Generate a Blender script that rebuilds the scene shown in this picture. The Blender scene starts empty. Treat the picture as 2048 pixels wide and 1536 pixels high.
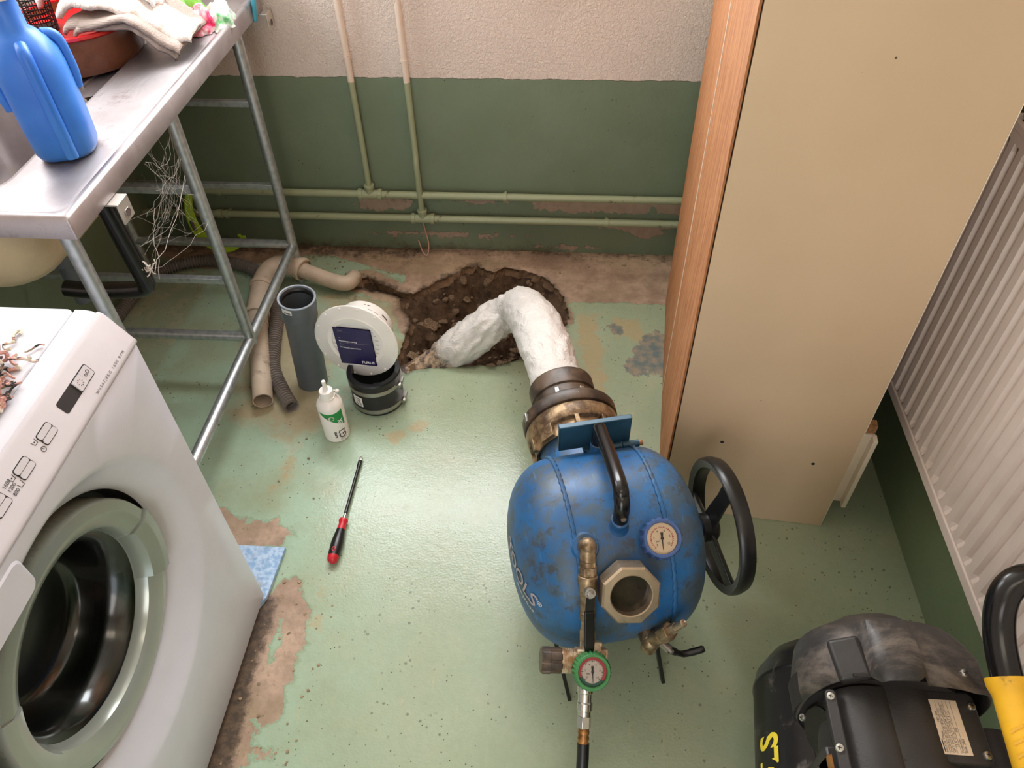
import bpy, bmesh, math, random
import numpy as np
from mathutils import Vector, Matrix, Euler, noise as mnoise, geometry as mgeo
random.seed(7); np.random.seed(7)
PI = math.pi
SC = bpy.context.scene
COL = SC.collection

# ------------------------------------------------------------------ camera, light, exposure
cam = bpy.data.cameras.new('camera'); camo = bpy.data.objects.new('camera', cam); COL.objects.link(camo)
R_right = Vector((0.9972687, 0.0712784, -0.0193542)); R_down = Vector((0.0376761, -0.7163217, -0.6967523)); R_fwd = Vector((-0.0635272, 0.6941201, -0.7170506))
m = Matrix((R_right, -R_down, -R_fwd)).transposed().to_4x4(); m.translation = (0, 0, 1.6)
camo.matrix_world = m
cam.sensor_width = 36; cam.lens = 1519.0 / 2048 * 36; cam.clip_start = 0.02
SC.camera = camo
vs = SC.view_settings
vs.view_transform = 'Standard'; vs.look = 'None'; vs.gamma = 1.0; vs.use_curve_mapping = False; vs.exposure = -0.10
SC.cycles.max_bounces = 8; SC.cycles.diffuse_bounces = 5; SC.cycles.transmission_bounces = 8
SC.cycles.sample_clamp_indirect = 6.0; SC.cycles.caustics_reflective = False; SC.cycles.caustics_refractive = False
w = bpy.data.worlds.new('daylight'); SC.world = w; w.use_nodes = True
bg = w.node_tree.nodes['Background']; bg.inputs[0].default_value = (0.86, 0.93, 1.0, 1); bg.inputs[1].default_value = 3.0

def area(name, loc, target, sx, sy, power, col):
    l = bpy.data.lights.new(name, 'AREA'); l.shape = 'RECTANGLE'; l.size = sx; l.size_y = sy; l.energy = power; l.color = col
    o = bpy.data.objects.new(name, l); COL.objects.link(o); o.location = loc
    o.rotation_euler = (Vector(target) - Vector(loc)).to_track_quat('-Z', 'Y').to_euler(); return o
# daylight from the back window; the side light is added to brighten the bench
area('window_daylight_back', (-0.44, 2.245, 1.68), (-0.44, 0, 1.68), 1.26, 0.68, 50, (0.95, 0.98, 1.0))
area('added_side_light', (-1.51, 1.735, 1.52), (0, 1.735, 1.52), 0.72, 0.74, 11, (0.95, 0.98, 1.0))
# ceiling lamp of the room; doorway light added to brighten the cabinet face
area('ceiling_lamp_light', (0.15, -0.35, 2.26), (0.15, -0.35, 0), 0.9, 0.3, 4, (1.0, 0.84, 0.68))
area('added_doorway_fill', (-0.27, -1.36, 1.45), (-0.27, 0, 1.45), 0.85, 1.1, 10, (1.0, 0.88, 0.76))

# ------------------------------------------------------------------ materials
def lin(c):
    return tuple(((v / 255 / 12.92) if v / 255 <= 0.04045 else ((v / 255 + 0.055) / 1.055) ** 2.4) for v in c)
MATS = {}
class NT:
    """small node-tree builder"""
    def __init__(s, name):
        s.m = bpy.data.materials.new(name); s.m.use_nodes = True; s.t = s.m.node_tree; s.n = s.t.nodes; s.l = s.t.links
        s.b = s.n['Principled BSDF']; s._co = None
    def co(s):
        if s._co is None: s._co = s.n.new('ShaderNodeTexCoord').outputs['Object']
        return s._co
    def geo(s, what='Position'):
        return s.n.new('ShaderNodeNewGeometry').outputs[what]
    def node(s, t, **k):
        n = s.n.new(t)
        for a, v in k.items():
            if a.startswith('i_'): s.put(n.inputs[a[2:].replace('_', ' ')], v)
            else: setattr(n, a, v)
        return n
    def put(s, inp, v):
        if hasattr(v, 'node'): s.l.new(v, inp)
        else: inp.default_value = v
    def noise(s, scale, detail=4, rough=0.55, co=None, stretch=None, dist=0.0):
        co = co or s.co()
        if stretch:
            mp = s.n.new('ShaderNodeMapping'); s.l.new(co, mp.inputs[0]); mp.inputs['Scale'].default_value = stretch; co = mp.outputs[0]
        n = s.n.new('ShaderNodeTexNoise'); s.l.new(co, n.inputs['Vector']); n.inputs['Scale'].default_value = scale
        n.inputs['Detail'].default_value = detail; n.inputs['Roughness'].default_value = rough; n.inputs['Distortion'].default_value = dist
        return n.outputs['Fac']
    def vor(s, scale, co=None, feat='F1'):
        n = s.n.new('ShaderNodeTexVoronoi'); s.l.new(co or s.co(), n.inputs['Vector']); n.inputs['Scale'].default_value = scale; n.feature = feat
        return n.outputs['Distance']
    def step(s, v, a, b):
        n = s.n.new('ShaderNodeMapRange'); n.interpolation_type = 'SMOOTHSTEP'; s.put(n.inputs['Value'], v)
        n.inputs['From Min'].default_value = a; n.inputs['From Max'].default_value = b
        n.inputs['To Min'].default_value = 0; n.inputs['To Max'].default_value = 1; return n.outputs['Result']
    def math(s, op, a, b=0.0, c=None):
        n = s.n.new('ShaderNodeMath'); n.operation = op; s.put(n.inputs[0], a); s.put(n.inputs[1], b)
        if c is not None: s.put(n.inputs[2], c)
        return n.outputs[0]
    def mix(s, f, a, b):
        n = s.n.new('ShaderNodeMix'); n.data_type = 'RGBA'
        s.put(n.inputs[0], f)
        for i, v in ((6, a), (7, b)):
            if hasattr(v, 'node'): s.l.new(v, n.inputs[i])
            else: n.inputs[i].default_value = (*v, 1)
        return n.outputs[2]
    def attr(s, name):
        n = s.n.new('ShaderNodeAttribute'); n.attribute_name = name; return n.outputs['Fac']
    def xyz(s, v):
        n = s.n.new('ShaderNodeSeparateXYZ'); s.l.new(v, n.inputs[0]); return n.outputs
    def bump(s, h, strength=0.3, dist=0.002):
        n = s.n.new('ShaderNodeBump'); s.l.new(h, n.inputs['Height']); n.inputs['Strength'].default_value = strength; n.inputs['Distance'].default_value = dist
        s.l.new(n.outputs[0], s.b.inputs['Normal'])
    def fin(s, col, rough=0.5, metal=0.0, spec=0.5):
        if hasattr(col, 'node'): s.l.new(col, s.b.inputs['Base Color'])
        else: s.b.inputs['Base Color'].default_value = (*col, 1)
        s.put(s.b.inputs['Roughness'], rough); s.put(s.b.inputs['Metallic'], metal); s.b.inputs['Specular IOR Level'].default_value = spec
        MATS[s.m.name] = s.m; return s.m

def simple(name, rgb, rough=0.5, metal=0.0, var=0.12, scale=14, bump=0.0, bscale=200, spec=0.5, dirt=None, damt=0.55, dscale=9):
    """a plain surface with a little mottling, optional dirt patches and fine relief"""
    t = NT(name); c = lin(rgb)
    col = t.mix(t.step(t.noise(scale), 0.3, 0.7), tuple(v * (1 - var) for v in c), tuple(min(1, v * (1 + var)) for v in c))
    if dirt: col = t.mix(t.math('MULTIPLY', t.step(t.noise(dscale, 6, 0.65), 1 - damt, 1 - damt + 0.22), 0.85), col, lin(dirt))
    if bump: t.bump(t.noise(bscale, 3), bump, 0.001)
    return t.fin(col, rough, metal, spec)

# floor: green paint over concrete; the masks are stored on the mesh as smooth distances, fine edges come from noise
t = NT('floor_paint')
n_f = t.noise(60, 5, 0.65); n_m = t.noise(9, 5, 0.6); n_l = t.noise(2.2, 3)
green = t.mix(t.step(n_l, 0.35, 0.65), lin((152, 166, 138)), lin((162, 174, 148)))
green = t.mix(t.math('MULTIPLY', t.step(n_m, 0.45, 0.75), 0.45), green, lin((172, 174, 144)))
mint = t.attr('mint')
green = t.mix(t.math('MULTIPLY', mint, t.step(t.noise(5, 4), 0.3, 0.62)), green, lin((166, 192, 168)))  # mint paint tone, its colour lightened to put more light under the bench
streak = t.noise(22, 4, 0.6, stretch=(3.2, 0.5, 1))
green = t.mix(t.math('MULTIPLY', t.step(streak, 0.6, 0.75), 0.30), green, lin((190, 180, 140)))
dust = t.attr('dust')
dm = t.step(t.math('ADD', t.math('MULTIPLY', dust, 1.0), t.math('MULTIPLY', t.math('SUBTRACT', t.noise(14, 6, 0.65), 0.5), 1.6)), 0.25, 0.8)
green = t.mix(t.math('MULTIPLY', dm, 0.85), green, t.mix(n_m, lin((150, 128, 98)), lin((190, 176, 142))))
# sparse scuffs: small chips in the paint
ch = t.step(t.math('ADD', t.vor(46), t.math('MULTIPLY', t.math('SUBTRACT', t.noise(120, 3), 0.5), 0.22)), 0.17, 0.12)
chm = t.math('MULTIPLY', ch, t.step(t.noise(4.5, 3), 0.52, 0.60))
green = t.mix(t.math('MULTIPLY', chm, 0.75), green, lin((96, 104, 84)))
sp = t.math('MULTIPLY', t.step(t.vor(70), 0.12, 0.08), t.step(t.noise(13, 2), 0.46, 0.56))
green = t.mix(sp, green, lin((66, 58, 44)))
conc = t.mix(t.step(n_m, 0.3, 0.7), lin((148, 122, 104)), lin((192, 164, 142)))
conc = t.mix(t.math('MULTIPLY', t.step(n_f, 0.45, 0.8), 0.5), conc, lin((124, 102, 80)))
conc = t.mix(t.math('MULTIPLY', t.step(t.noise(4, 5, 0.6, stretch=(0.6, 1.6, 1)), 0.5, 0.66), 0.45), conc, lin((166, 146, 114)))
conc = t.mix(t.math('MULTIPLY', t.step(t.noise(5, 5, 0.6), 0.5, 0.7), 0.6), conc, lin((104, 82, 60)))
bare = t.attr('bare')
edge = t.math('ADD', bare, t.math('MULTIPLY', t.math('SUBTRACT', t.noise(26, 7, 0.64), 0.5), 0.075))
bm_ = t.step(edge, -0.0015, 0.0015)
col = t.mix(bm_, green, conc)
col = t.mix(t.math('MULTIPLY', t.step(n_f, 0.35, 0.7), 0.10), col, lin((120, 132, 104)))
rim = t.math('MULTIPLY', t.step(edge, -0.009, -0.003), t.math('SUBTRACT', 1.0, bm_))
col = t.mix(t.math('MULTIPLY', rim, 0.45), col, lin((128, 148, 118)))
wear = t.attr('wear')
we = t.math('ADD', wear, t.math('MULTIPLY', t.math('SUBTRACT', t.noise(20, 6, 0.7), 0.5), 0.12))
col = t.mix(t.math('MULTIPLY', t.step(we, -0.004, 0.02), 0.7), col, lin((178, 158, 120)))
blue = t.attr('blue')
be = t.math('ADD', blue, t.math('MULTIPLY', t.math('SUBTRACT', t.noise(24, 6, 0.7), 0.5), 0.10))
col = t.mix(t.step(be, 0.0, 0.004), col, t.mix(t.step(t.noise(30, 5), 0.35, 0.65), lin((104, 118, 118)), lin((150, 140, 122))))
dirt = t.attr('dirt')
de = t.math('ADD', dirt, t.math('MULTIPLY', t.math('SUBTRACT', t.noise(28, 6, 0.72), 0.5), 1.5))
col = t.mix(t.math('MULTIPLY', t.step(de, 0.35, 0.85), 0.92), col, t.mix(t.step(n_f, 0.4, 0.6), lin((52, 42, 33)), lin((92, 74, 56))))
hgt = t.math('SUBTRACT', t.math('MULTIPLY', t.noise(45, 5, 0.6), 0.5), t.math('MULTIPLY', bm_, 0.9))
hgt = t.math('ADD', hgt, t.math('MULTIPLY', t.noise(190, 3), 0.34))
t.bump(hgt, 0.35, 0.003)
rgh = t.math('ADD', t.math('MULTIPLY', t.math('MAXIMUM', bm_, t.math('MULTIPLY', dm, 0.8)), 0.40), t.math('ADD', 0.15, t.math('MULTIPLY', n_m, 0.13)))
t.fin(col, rgh, 0, 0.5)

# walls: cream roughcast above, green oil paint below, flaking near the floor
def wallmat(name, zsplit, cream, greenA, greenB):
    t = NT(name); z = t.xyz(t.geo())[2]
    zn = t.math('ADD', z, t.math('MULTIPLY', t.math('SUBTRACT', t.noise(22, 4), 0.5), 0.014))
    up = t.step(zn, zsplit - 0.001, zsplit + 0.001)
    g = t.mix(t.step(t.noise(5, 4), 0.3, 0.7), lin(greenA), lin(greenB))
    bare = t.attr('bare')
    e = t.math('ADD', bare, t.math('MULTIPLY', t.math('SUBTRACT', t.noise(24, 6, 0.62), 0.5), 0.06))
    f = t.step(e, -0.002, 0.002)
    g = t.mix(f, g, t.mix(t.noise(40, 4), lin((142, 122, 106)), lin((178, 158, 140))))
    d = t.attr('dirt')
    dd = t.step(t.math('ADD', d, t.math('MULTIPLY', t.math('SUBTRACT', t.noise(26, 6, 0.7), 0.5), 1.4)), 0.35, 0.95)
    g = t.mix(t.math('MULTIPLY', dd, 0.8), g, lin((84, 68, 50)))
    spk = t.math('MULTIPLY', t.step(t.vor(40), 0.10, 0.05), t.step(t.noise(9, 2), 0.5, 0.6))
    g = t.mix(spk, g, lin((70, 66, 50)))
    c = t.mix(t.step(t.noise(3, 4), 0.3, 0.7), lin(cream), lin(tuple(v - 9 for v in cream)))
    col = t.mix(up, g, c)
    rel = t.math('ADD', t.math('MULTIPLY', t.math('MULTIPLY', t.noise(125, 4, 0.62, dist=0.8), up), 1.0), t.math('MULTIPLY', t.noise(60, 3), 0.12))
    rel = t.math('SUBTRACT', rel, t.math('MULTIPLY', f, 0.3))
    t.bump(rel, 0.75, 0.009)
    return t.fin(col, t.math('ADD', 0.42, t.math('MULTIPLY', up, 0.4)), 0, 0.4)
wallmat('wall_paint', 0.617, (232, 217, 207), (112, 127, 104), (119, 134, 112))
wallmat('wall_paint_side', 0.95, (232, 216, 200), (112, 128, 98), (120, 136, 104))
simple('ceiling_white', (226, 222, 214), 0.85, bump=0.2)
# earth and stones
t = NT('earth'); n1 = t.noise(18, 6, 0.7); n2 = t.noise(70, 5, 0.7)
c = t.mix(t.step(n1, 0.3, 0.7), lin((58, 44, 34)), lin((104, 84, 66)))
c = t.mix(t.step(n2, 0.55, 0.85), c, lin((140, 118, 98)))
t.bump(t.math('ADD', n2, t.math('MULTIPLY', t.noise(160, 3), 0.5)), 0.8, 0.008); t.fin(c, 0.95, 0, 0.2)
t = NT('stone'); c = t.mix(t.step(t.noise(9, 5), 0.3, 0.7), lin((104, 84, 66)), lin((164, 140, 114)))
t.bump(t.noise(60, 4), 0.6, 0.004); t.fin(c, 0.9, 0, 0.25)
t = NT('slab_edge'); c = t.mix(t.noise(22, 5), lin((70, 54, 40)), lin((150, 122, 96)))
t.bump(t.noise(50, 5, 0.7), 0.8, 0.008); t.fin(c, 0.95, 0, 0.2)
# metals
t = NT('galvanised'); c = t.mix(t.step(t.vor(60), 0.1, 0.7), lin((178, 184, 188)), lin((200, 205, 207)))
c = t.mix(t.math('MULTIPLY', t.step(t.noise(16, 6, 0.7), 0.60, 0.75), 0.4), c, lin((128, 124, 118)))
t.bump(t.noise(90, 3), 0.1, 0.001); t.fin(c, t.math('ADD', 0.28, t.math('MULTIPLY', t.noise(25), 0.25)), 0.85)
t = NT('stainless'); br = t.noise(14, 4, 0.6, stretch=(30, 1.0, 1)); c = t.mix(t.step(t.noise(7, 5), 0.3, 0.7), lin((158, 150, 150)), lin((184, 178, 180)))
c = t.mix(t.math('MULTIPLY', t.step(t.noise(7, 7, 0.78), 0.54, 0.70), 0.6), c, lin((128, 108, 100)))
t.bump(t.noise(30, 3), 0.08, 0.002); t.fin(c, t.math('ADD', 0.34, t.math('MULTIPLY', br, 0.25)), 0.85)
t = NT('brass'); c = t.mix(t.step(t.noise(34, 5, 0.7), 0.35, 0.65), lin((106, 86, 64)), lin((174, 152, 122)))
c = t.mix(t.math('MULTIPLY', t.step(t.noise(18, 5), 0.5, 0.7), 0.5), c, lin((82, 66, 50))); t.bump(t.noise(90, 3), 0.2, 0.001)
t.fin(c, t.math('ADD', 0.30, t.math('MULTIPLY', t.noise(30), 0.3)), 0.75)
t = NT('bronze_ring'); c = t.mix(t.step(t.noise(24, 6, 0.7), 0.35, 0.62), lin((92, 70, 48)), lin((176, 148, 112)))
c = t.mix(t.math('MULTIPLY', t.step(t.noise(13, 6, 0.7), 0.44, 0.66), 0.8), c, lin((66, 50, 38))); t.bump(t.noise(70, 4), 0.35, 0.002)
t.fin(c, 0.42, 0.45)
t = NT('zinc_block'); c = t.mix(t.step(t.noise(28, 5, 0.7), 0.42, 0.62), lin((214, 198, 172)), lin((150, 112, 76))); t.bump(t.noise(60, 3), 0.2, 0.001); t.fin(c, 0.4, 0.35)
simple('zinc_plate', (206, 200, 192), 0.38, 0.6, dirt=(150, 140, 126), damt=0.4)
simple('chrome', (206, 204, 200), 0.2, 0.95, var=0.05)
simple('steel_nut', (184, 166, 142), 0.34, 0.75, dirt=(112, 92, 72), damt=0.5, bump=0.15)
simple('rusty_brass', (176, 124, 70), 0.45, 0.6, dirt=(84, 48, 24), damt=0.55, dscale=40)
t = NT('tank_blue')
c = t.mix(t.step(t.noise(6, 5), 0.3, 0.7), lin((28, 82, 134)), lin((42, 106, 162)))
p_ = t.xyz(t.geo())[2]
grime = t.math('ADD', t.noise(15, 7, 0.72), t.math('MULTIPLY', t.step(t.noise(3.2, 4), 0.4, 0.65), 0.14))
c = t.mix(t.math('MULTIPLY', t.step(grime, 0.44, 0.62), 0.80), c, lin((74, 84, 86)))
c = t.mix(t.math('MULTIPLY', t.step(t.noise(34, 7, 0.74), 0.53, 0.64), 0.7), c, lin((62, 60, 54)))
c = t.mix(t.math('MULTIPLY', t.step(t.noise(30, 3, 0.5, stretch=(6, 0.6, 1)), 0.62, 0.75), 0.35), c, lin((86, 140, 186)))
t.bump(t.noise(26, 4), 0.12, 0.003); t.fin(c, t.math('ADD', 0.26, t.math('MULTIPLY', grime, 0.35)), 0.0, 0.5)
simple('bracket_blue', (44, 80, 100), 0.35, 0.1, dirt=(70, 72, 66), damt=0.42, dscale=30)
simple('gauge_blue', (58, 84, 134), 0.4, dirt=(60, 66, 76), damt=0.45)
simple('gauge_green', (62, 130, 76), 0.4, dirt=(56, 70, 44), damt=0.45, dscale=30)
t = NT('black_sleeve'); c = t.mix(t.step(t.noise(20, 5, 0.65), 0.4, 0.68), lin((50, 42, 37)), lin((92, 74, 58)))
c = t.mix(t.step(t.noise(70, 4, 0.7, stretch=(1, 1, 0.4)), 0.68, 0.73), c, lin((186, 160, 122))); t.bump(t.noise(60, 3), 0.2, 0.001); t.fin(c, 0.42, 0.0)
simple('black_plastic', (26, 25, 25), 0.32, var=0.2, dirt=(70, 66, 60), damt=0.36, dscale=40)
simple('black_gloss', (18, 17, 18), 0.22, var=0.1)
simple('black_rubber', (24, 25, 28), 0.38, var=0.15)
simple('motor_black', (46, 44, 44), 0.42, var=0.2, bump=0.25, bscale=300)
t = NT('shroud_dusty'); nz = t.xyz(t.geo('Normal'))[2]
c = t.mix(t.step(t.noise(9, 5), 0.3, 0.7), lin((40, 38, 38)), lin((56, 53, 52)))
c = t.mix(t.math('MULTIPLY', t.step(t.noise(8, 8, 0.75, stretch=(1, 1.6, 1), dist=0.5), 0.44, 0.68), 0.6), c, lin((132, 120, 110)))
t.bump(t.noise(220, 2), 0.2, 0.001); t.fin(c, 0.45)
t = NT('compressor_tank'); c = t.mix(t.step(t.noise(14, 7, 0.72, dist=0.6), 0.53, 0.66), lin((24, 23, 24)), lin((92, 86, 82))); t.bump(t.noise(50, 3), 0.1, 0.001); t.fin(c, 0.3)
simple('yellow_grip', (232, 178, 40), 0.5, dirt=(120, 92, 40), damt=0.42, dscale=50)
simple('yellow_print', (228, 206, 60), 0.5, var=0.05)
simple('print_black', (34, 30, 30), 0.6, var=0.02)
simple('print_grey', (92, 82, 80), 0.6, var=0.02)
simple('print_white', (232, 230, 232), 0.5, var=0.02)
simple('print_faded', (172, 160, 166), 0.5, var=0.05)
simple('print_red', (200, 60, 56), 0.5, var=0.05)
simple('print_green', (20, 136, 62), 0.4, var=0.05)
simple('plate_metal', (226, 208, 186), 0.42, 0.3, var=0.08, dirt=(150, 116, 84), damt=0.3)
simple('dial_cream', (232, 204, 172), 0.5, var=0.04)
simple('dial_white', (206, 190, 180), 0.5, var=0.04)
simple('dial_red', (176, 52, 62), 0.45, var=0.06)
simple('dial_green', (34, 92, 76), 0.45, var=0.06)
# plastics, paint, cloth
simple('pvc_grey', (88, 94, 98), 0.42, var=0.06)
simple('pvc_rim', (150, 160, 172), 0.4, var=0.05)
simple('old_pipe', (196, 178, 158), 0.5, var=0.12, dirt=(112, 92, 74), damt=0.46, dscale=18)
simple('ribbed_hose', (122, 114, 108), 0.5, var=0.1, dirt=(84, 74, 66), damt=0.45, dscale=14)
simple('white_plastic', (236, 232, 226), 0.38, var=0.03)
simple('bottle_white', (238, 230, 224), 0.32, var=0.02)
simple('navy_print', (40, 34, 78), 0.32, var=0.08)
simple('label_white', (232, 230, 226), 0.5, var=0.03)
simple('handle_red', (196, 34, 46), 0.35, var=0.05)
simple('lime_plastic', (168, 202, 44), 0.4, var=0.06)
t = NT('blue_plastic'); c = t.mix(t.step(t.noise(5, 4), 0.3, 0.7), lin((44, 112, 210)), lin((70, 140, 228)))
t.bump(t.noise(190, 2), 0.18, 0.001); t.fin(c, 0.42, 0, 0.5); t.b.inputs['Subsurface Weight'].default_value = 0.35; t.b.inputs['Subsurface Radius'].default_value = (0.02, 0.03, 0.05)
simple('tub_cream', (206, 188, 150), 0.75, var=0.06, bump=0.6, bscale=110)
simple('wm_white', (212, 212, 222), 0.28, var=0.02)
simple('wm_panel', (202, 198, 204), 0.34, var=0.02)
simple('wm_ring', (172, 178, 170), 0.22, 0.35, var=0.02)
simple('wm_ring_dark', (150, 158, 148), 0.24, 0.3, var=0.02)
simple('wm_groove', (120, 114, 110), 0.5, var=0.02)
simple('gasket', (48, 42, 40), 0.35, var=0.1)
simple('drum_steel', (70, 66, 62), 0.35, 0.7, var=0.05)
def pane_mat(name, tint, gloss, rough):
    t = NT(name); tr = t.node('ShaderNodeBsdfTransparent'); tr.inputs[0].default_value = (*tint, 1); g = t.node('ShaderNodeBsdfGlossy'); g.inputs['Roughness'].default_value = rough
    fr = t.node('ShaderNodeFresnel'); fr.inputs[0].default_value = gloss; mx = t.node('ShaderNodeMixShader'); t.l.new(fr.outputs[0], mx.inputs[0]); t.l.new(tr.outputs[0], mx.inputs[1]); t.l.new(g.outputs[0], mx.inputs[2])
    t.l.new(mx.outputs[0], t.n['Material Output'].inputs[0]); MATS[name] = t.m
pane_mat('window_glass', (0.97, 0.98, 0.97), 1.3, 0.02)
pane_mat('door_glass', (0.42, 0.45, 0.41), 1.7, 0.16)
simple('lens_glass_dark', (46, 38, 30), 0.1, var=0.3, scale=40)
t = NT('cabinet_beige'); c = t.mix(t.step(t.noise(3, 3), 0.3, 0.7), lin((208, 182, 150)), lin((214, 188, 156)))
c = t.mix(t.math('MULTIPLY', t.step(t.vor(20), 0.045, 0.025), t.step(t.noise(5, 2), 0.5, 0.56)), c, lin((74, 60, 46))); t.bump(t.noise(380, 2), 0.06, 0.001); t.fin(c, 0.45)
t = NT('hardboard'); fib = t.noise(60, 5, 0.65, stretch=(1, 1, 0.16)); c = t.mix(t.step(fib, 0.3, 0.7), lin((142, 88, 52)), lin((184, 128, 82)))
c = t.mix(t.math('MULTIPLY', t.step(t.noise(3, 4), 0.35, 0.7), 0.4), c, lin((168, 108, 62))); t.bump(fib, 0.15, 0.001); t.fin(c, 0.7)
simple('seam_white', (238, 224, 204), 0.5, var=0.03)
simple('chipboard', (150, 110, 72), 0.8, var=0.35, scale=160)
simple('radiator_paint', (230, 216, 208), 0.42, var=0.03, dirt=(176, 158, 144), damt=0.3)
simple('radiator_dark', (40, 38, 36), 0.6)
t = NT('pipe_paint'); z = t.xyz(t.geo())[2]; zn = t.math('ADD', z, t.math('MULTIPLY', t.math('SUBTRACT', t.noise(30, 3), 0.5), 0.01))
c = t.mix(t.step(zn, 0.615, 0.617), t.mix(t.noise(9), lin((146, 156, 124)), lin((160, 168, 136))), lin((226, 208, 192)))
c = t.mix(t.step(t.noise(26, 6, 0.7), 0.62, 0.70), c, lin((104, 96, 70))); t.bump(t.noise(60, 3), 0.12, 0.002); t.fin(c, 0.38)
t = NT('liner_felt'); at = t.attr('stain')
c = t.mix(t.step(t.noise(9, 4), 0.3, 0.7), lin((206, 201, 196)), lin((218, 214, 209)))
s1 = t.step(t.math('ADD', at, t.math('MULTIPLY', t.math('SUBTRACT', t.noise(30, 6, 0.7), 0.5), 0.8)), 0.25, 0.8)
c = t.mix(t.math('MULTIPLY', s1, 0.9), c, t.mix(t.step(t.noise(45, 5, 0.7), 0.4, 0.62), lin((186, 156, 124)), lin((62, 46, 36))))
t.bump(t.math('ADD', t.noise(20, 4, 0.6, dist=2.2), t.math('MULTIPLY', t.noise(300, 2), 0.1)), 0.55, 0.014); t.fin(c, 0.6)
simple('clamp_steel', (170, 166, 160), 0.35, 0.85, var=0.1)
t = NT('foam_blue'); c = t.mix(t.step(t.noise(90, 4), 0.35, 0.65), lin((134, 170, 208)), lin((182, 206, 230)))
c = t.mix(t.math('MULTIPLY', t.step(t.noise(14, 4), 0.58, 0.7), 0.6), c, lin((150, 140, 136))); t.bump(t.noise(90, 3), 0.5, 0.002); t.fin(c, 0.6)
simple('pot_enamel', (128, 80, 56), 0.2, var=0.3, scale=5, dirt=(70, 36, 24), damt=0.45, dscale=5)
simple('pot_red', (206, 36, 40), 0.25, var=0.1)
t = NT('towel_white'); t.bump(t.noise(150, 3), 0.9, 0.004); t.fin(t.mix(t.step(t.noise(26, 5), 0.3, 0.6), lin((214, 196, 182)), lin((246, 240, 236))), 0.9)
t = NT('towel_grey'); rb = t.noise(7, 2, 0.5, stretch=(4, 60, 60)); t.bump(rb, 0.8, 0.003); t.fin(t.mix(rb, lin((150, 134, 124)), lin((206, 192, 184))), 0.9)
def bagmat(name, a, b, cc):
    t = NT(name); c = t.mix(t.step(t.noise(7, 3, dist=1.0), 0.46, 0.52), lin(a), lin(b)); c = t.mix(t.step(t.noise(13, 4), 0.58, 0.66), c, lin(cc))
    t.bump(t.noise(22, 5, 0.6, dist=1.5), 0.6, 0.008); return t.fin(c, 0.2)
bagmat('bag_green', (236, 238, 224), (126, 190, 74), (172, 206, 140))
bagmat('bag_pink', (238, 206, 214), (226, 40, 100), (240, 120, 140))
bagmat('bag_clear', (232, 236, 232), (196, 220, 200), (110, 200, 130))
simple('teal_plastic', (76, 164, 190), 0.4)
t = NT('rag_rug'); c = t.mix(t.step(t.noise(60, 3), 0.42, 0.5), lin((62, 58, 58)), lin((206, 156, 146))); c = t.mix(t.step(t.noise(22, 3), 0.55, 0.6), c, lin((222, 214, 196)))
c = t.mix(t.step(t.noise(16, 3), 0.66, 0.7), c, lin((190, 44, 54))); c = t.mix(t.step(t.noise(30, 3), 0.6, 0.66), c, lin((150, 146, 104))); t.bump(t.noise(150, 3), 1.0, 0.004); t.fin(c, 0.95)
simple('cobweb_silk', (222, 216, 206), 0.7, var=0.1)
simple('debris', (150, 130, 104), 0.9, var=0.4, scale=60)
simple('wire_pink', (196, 156, 136), 0.5)
simple('window_frame', (238, 236, 232), 0.4)
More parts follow.
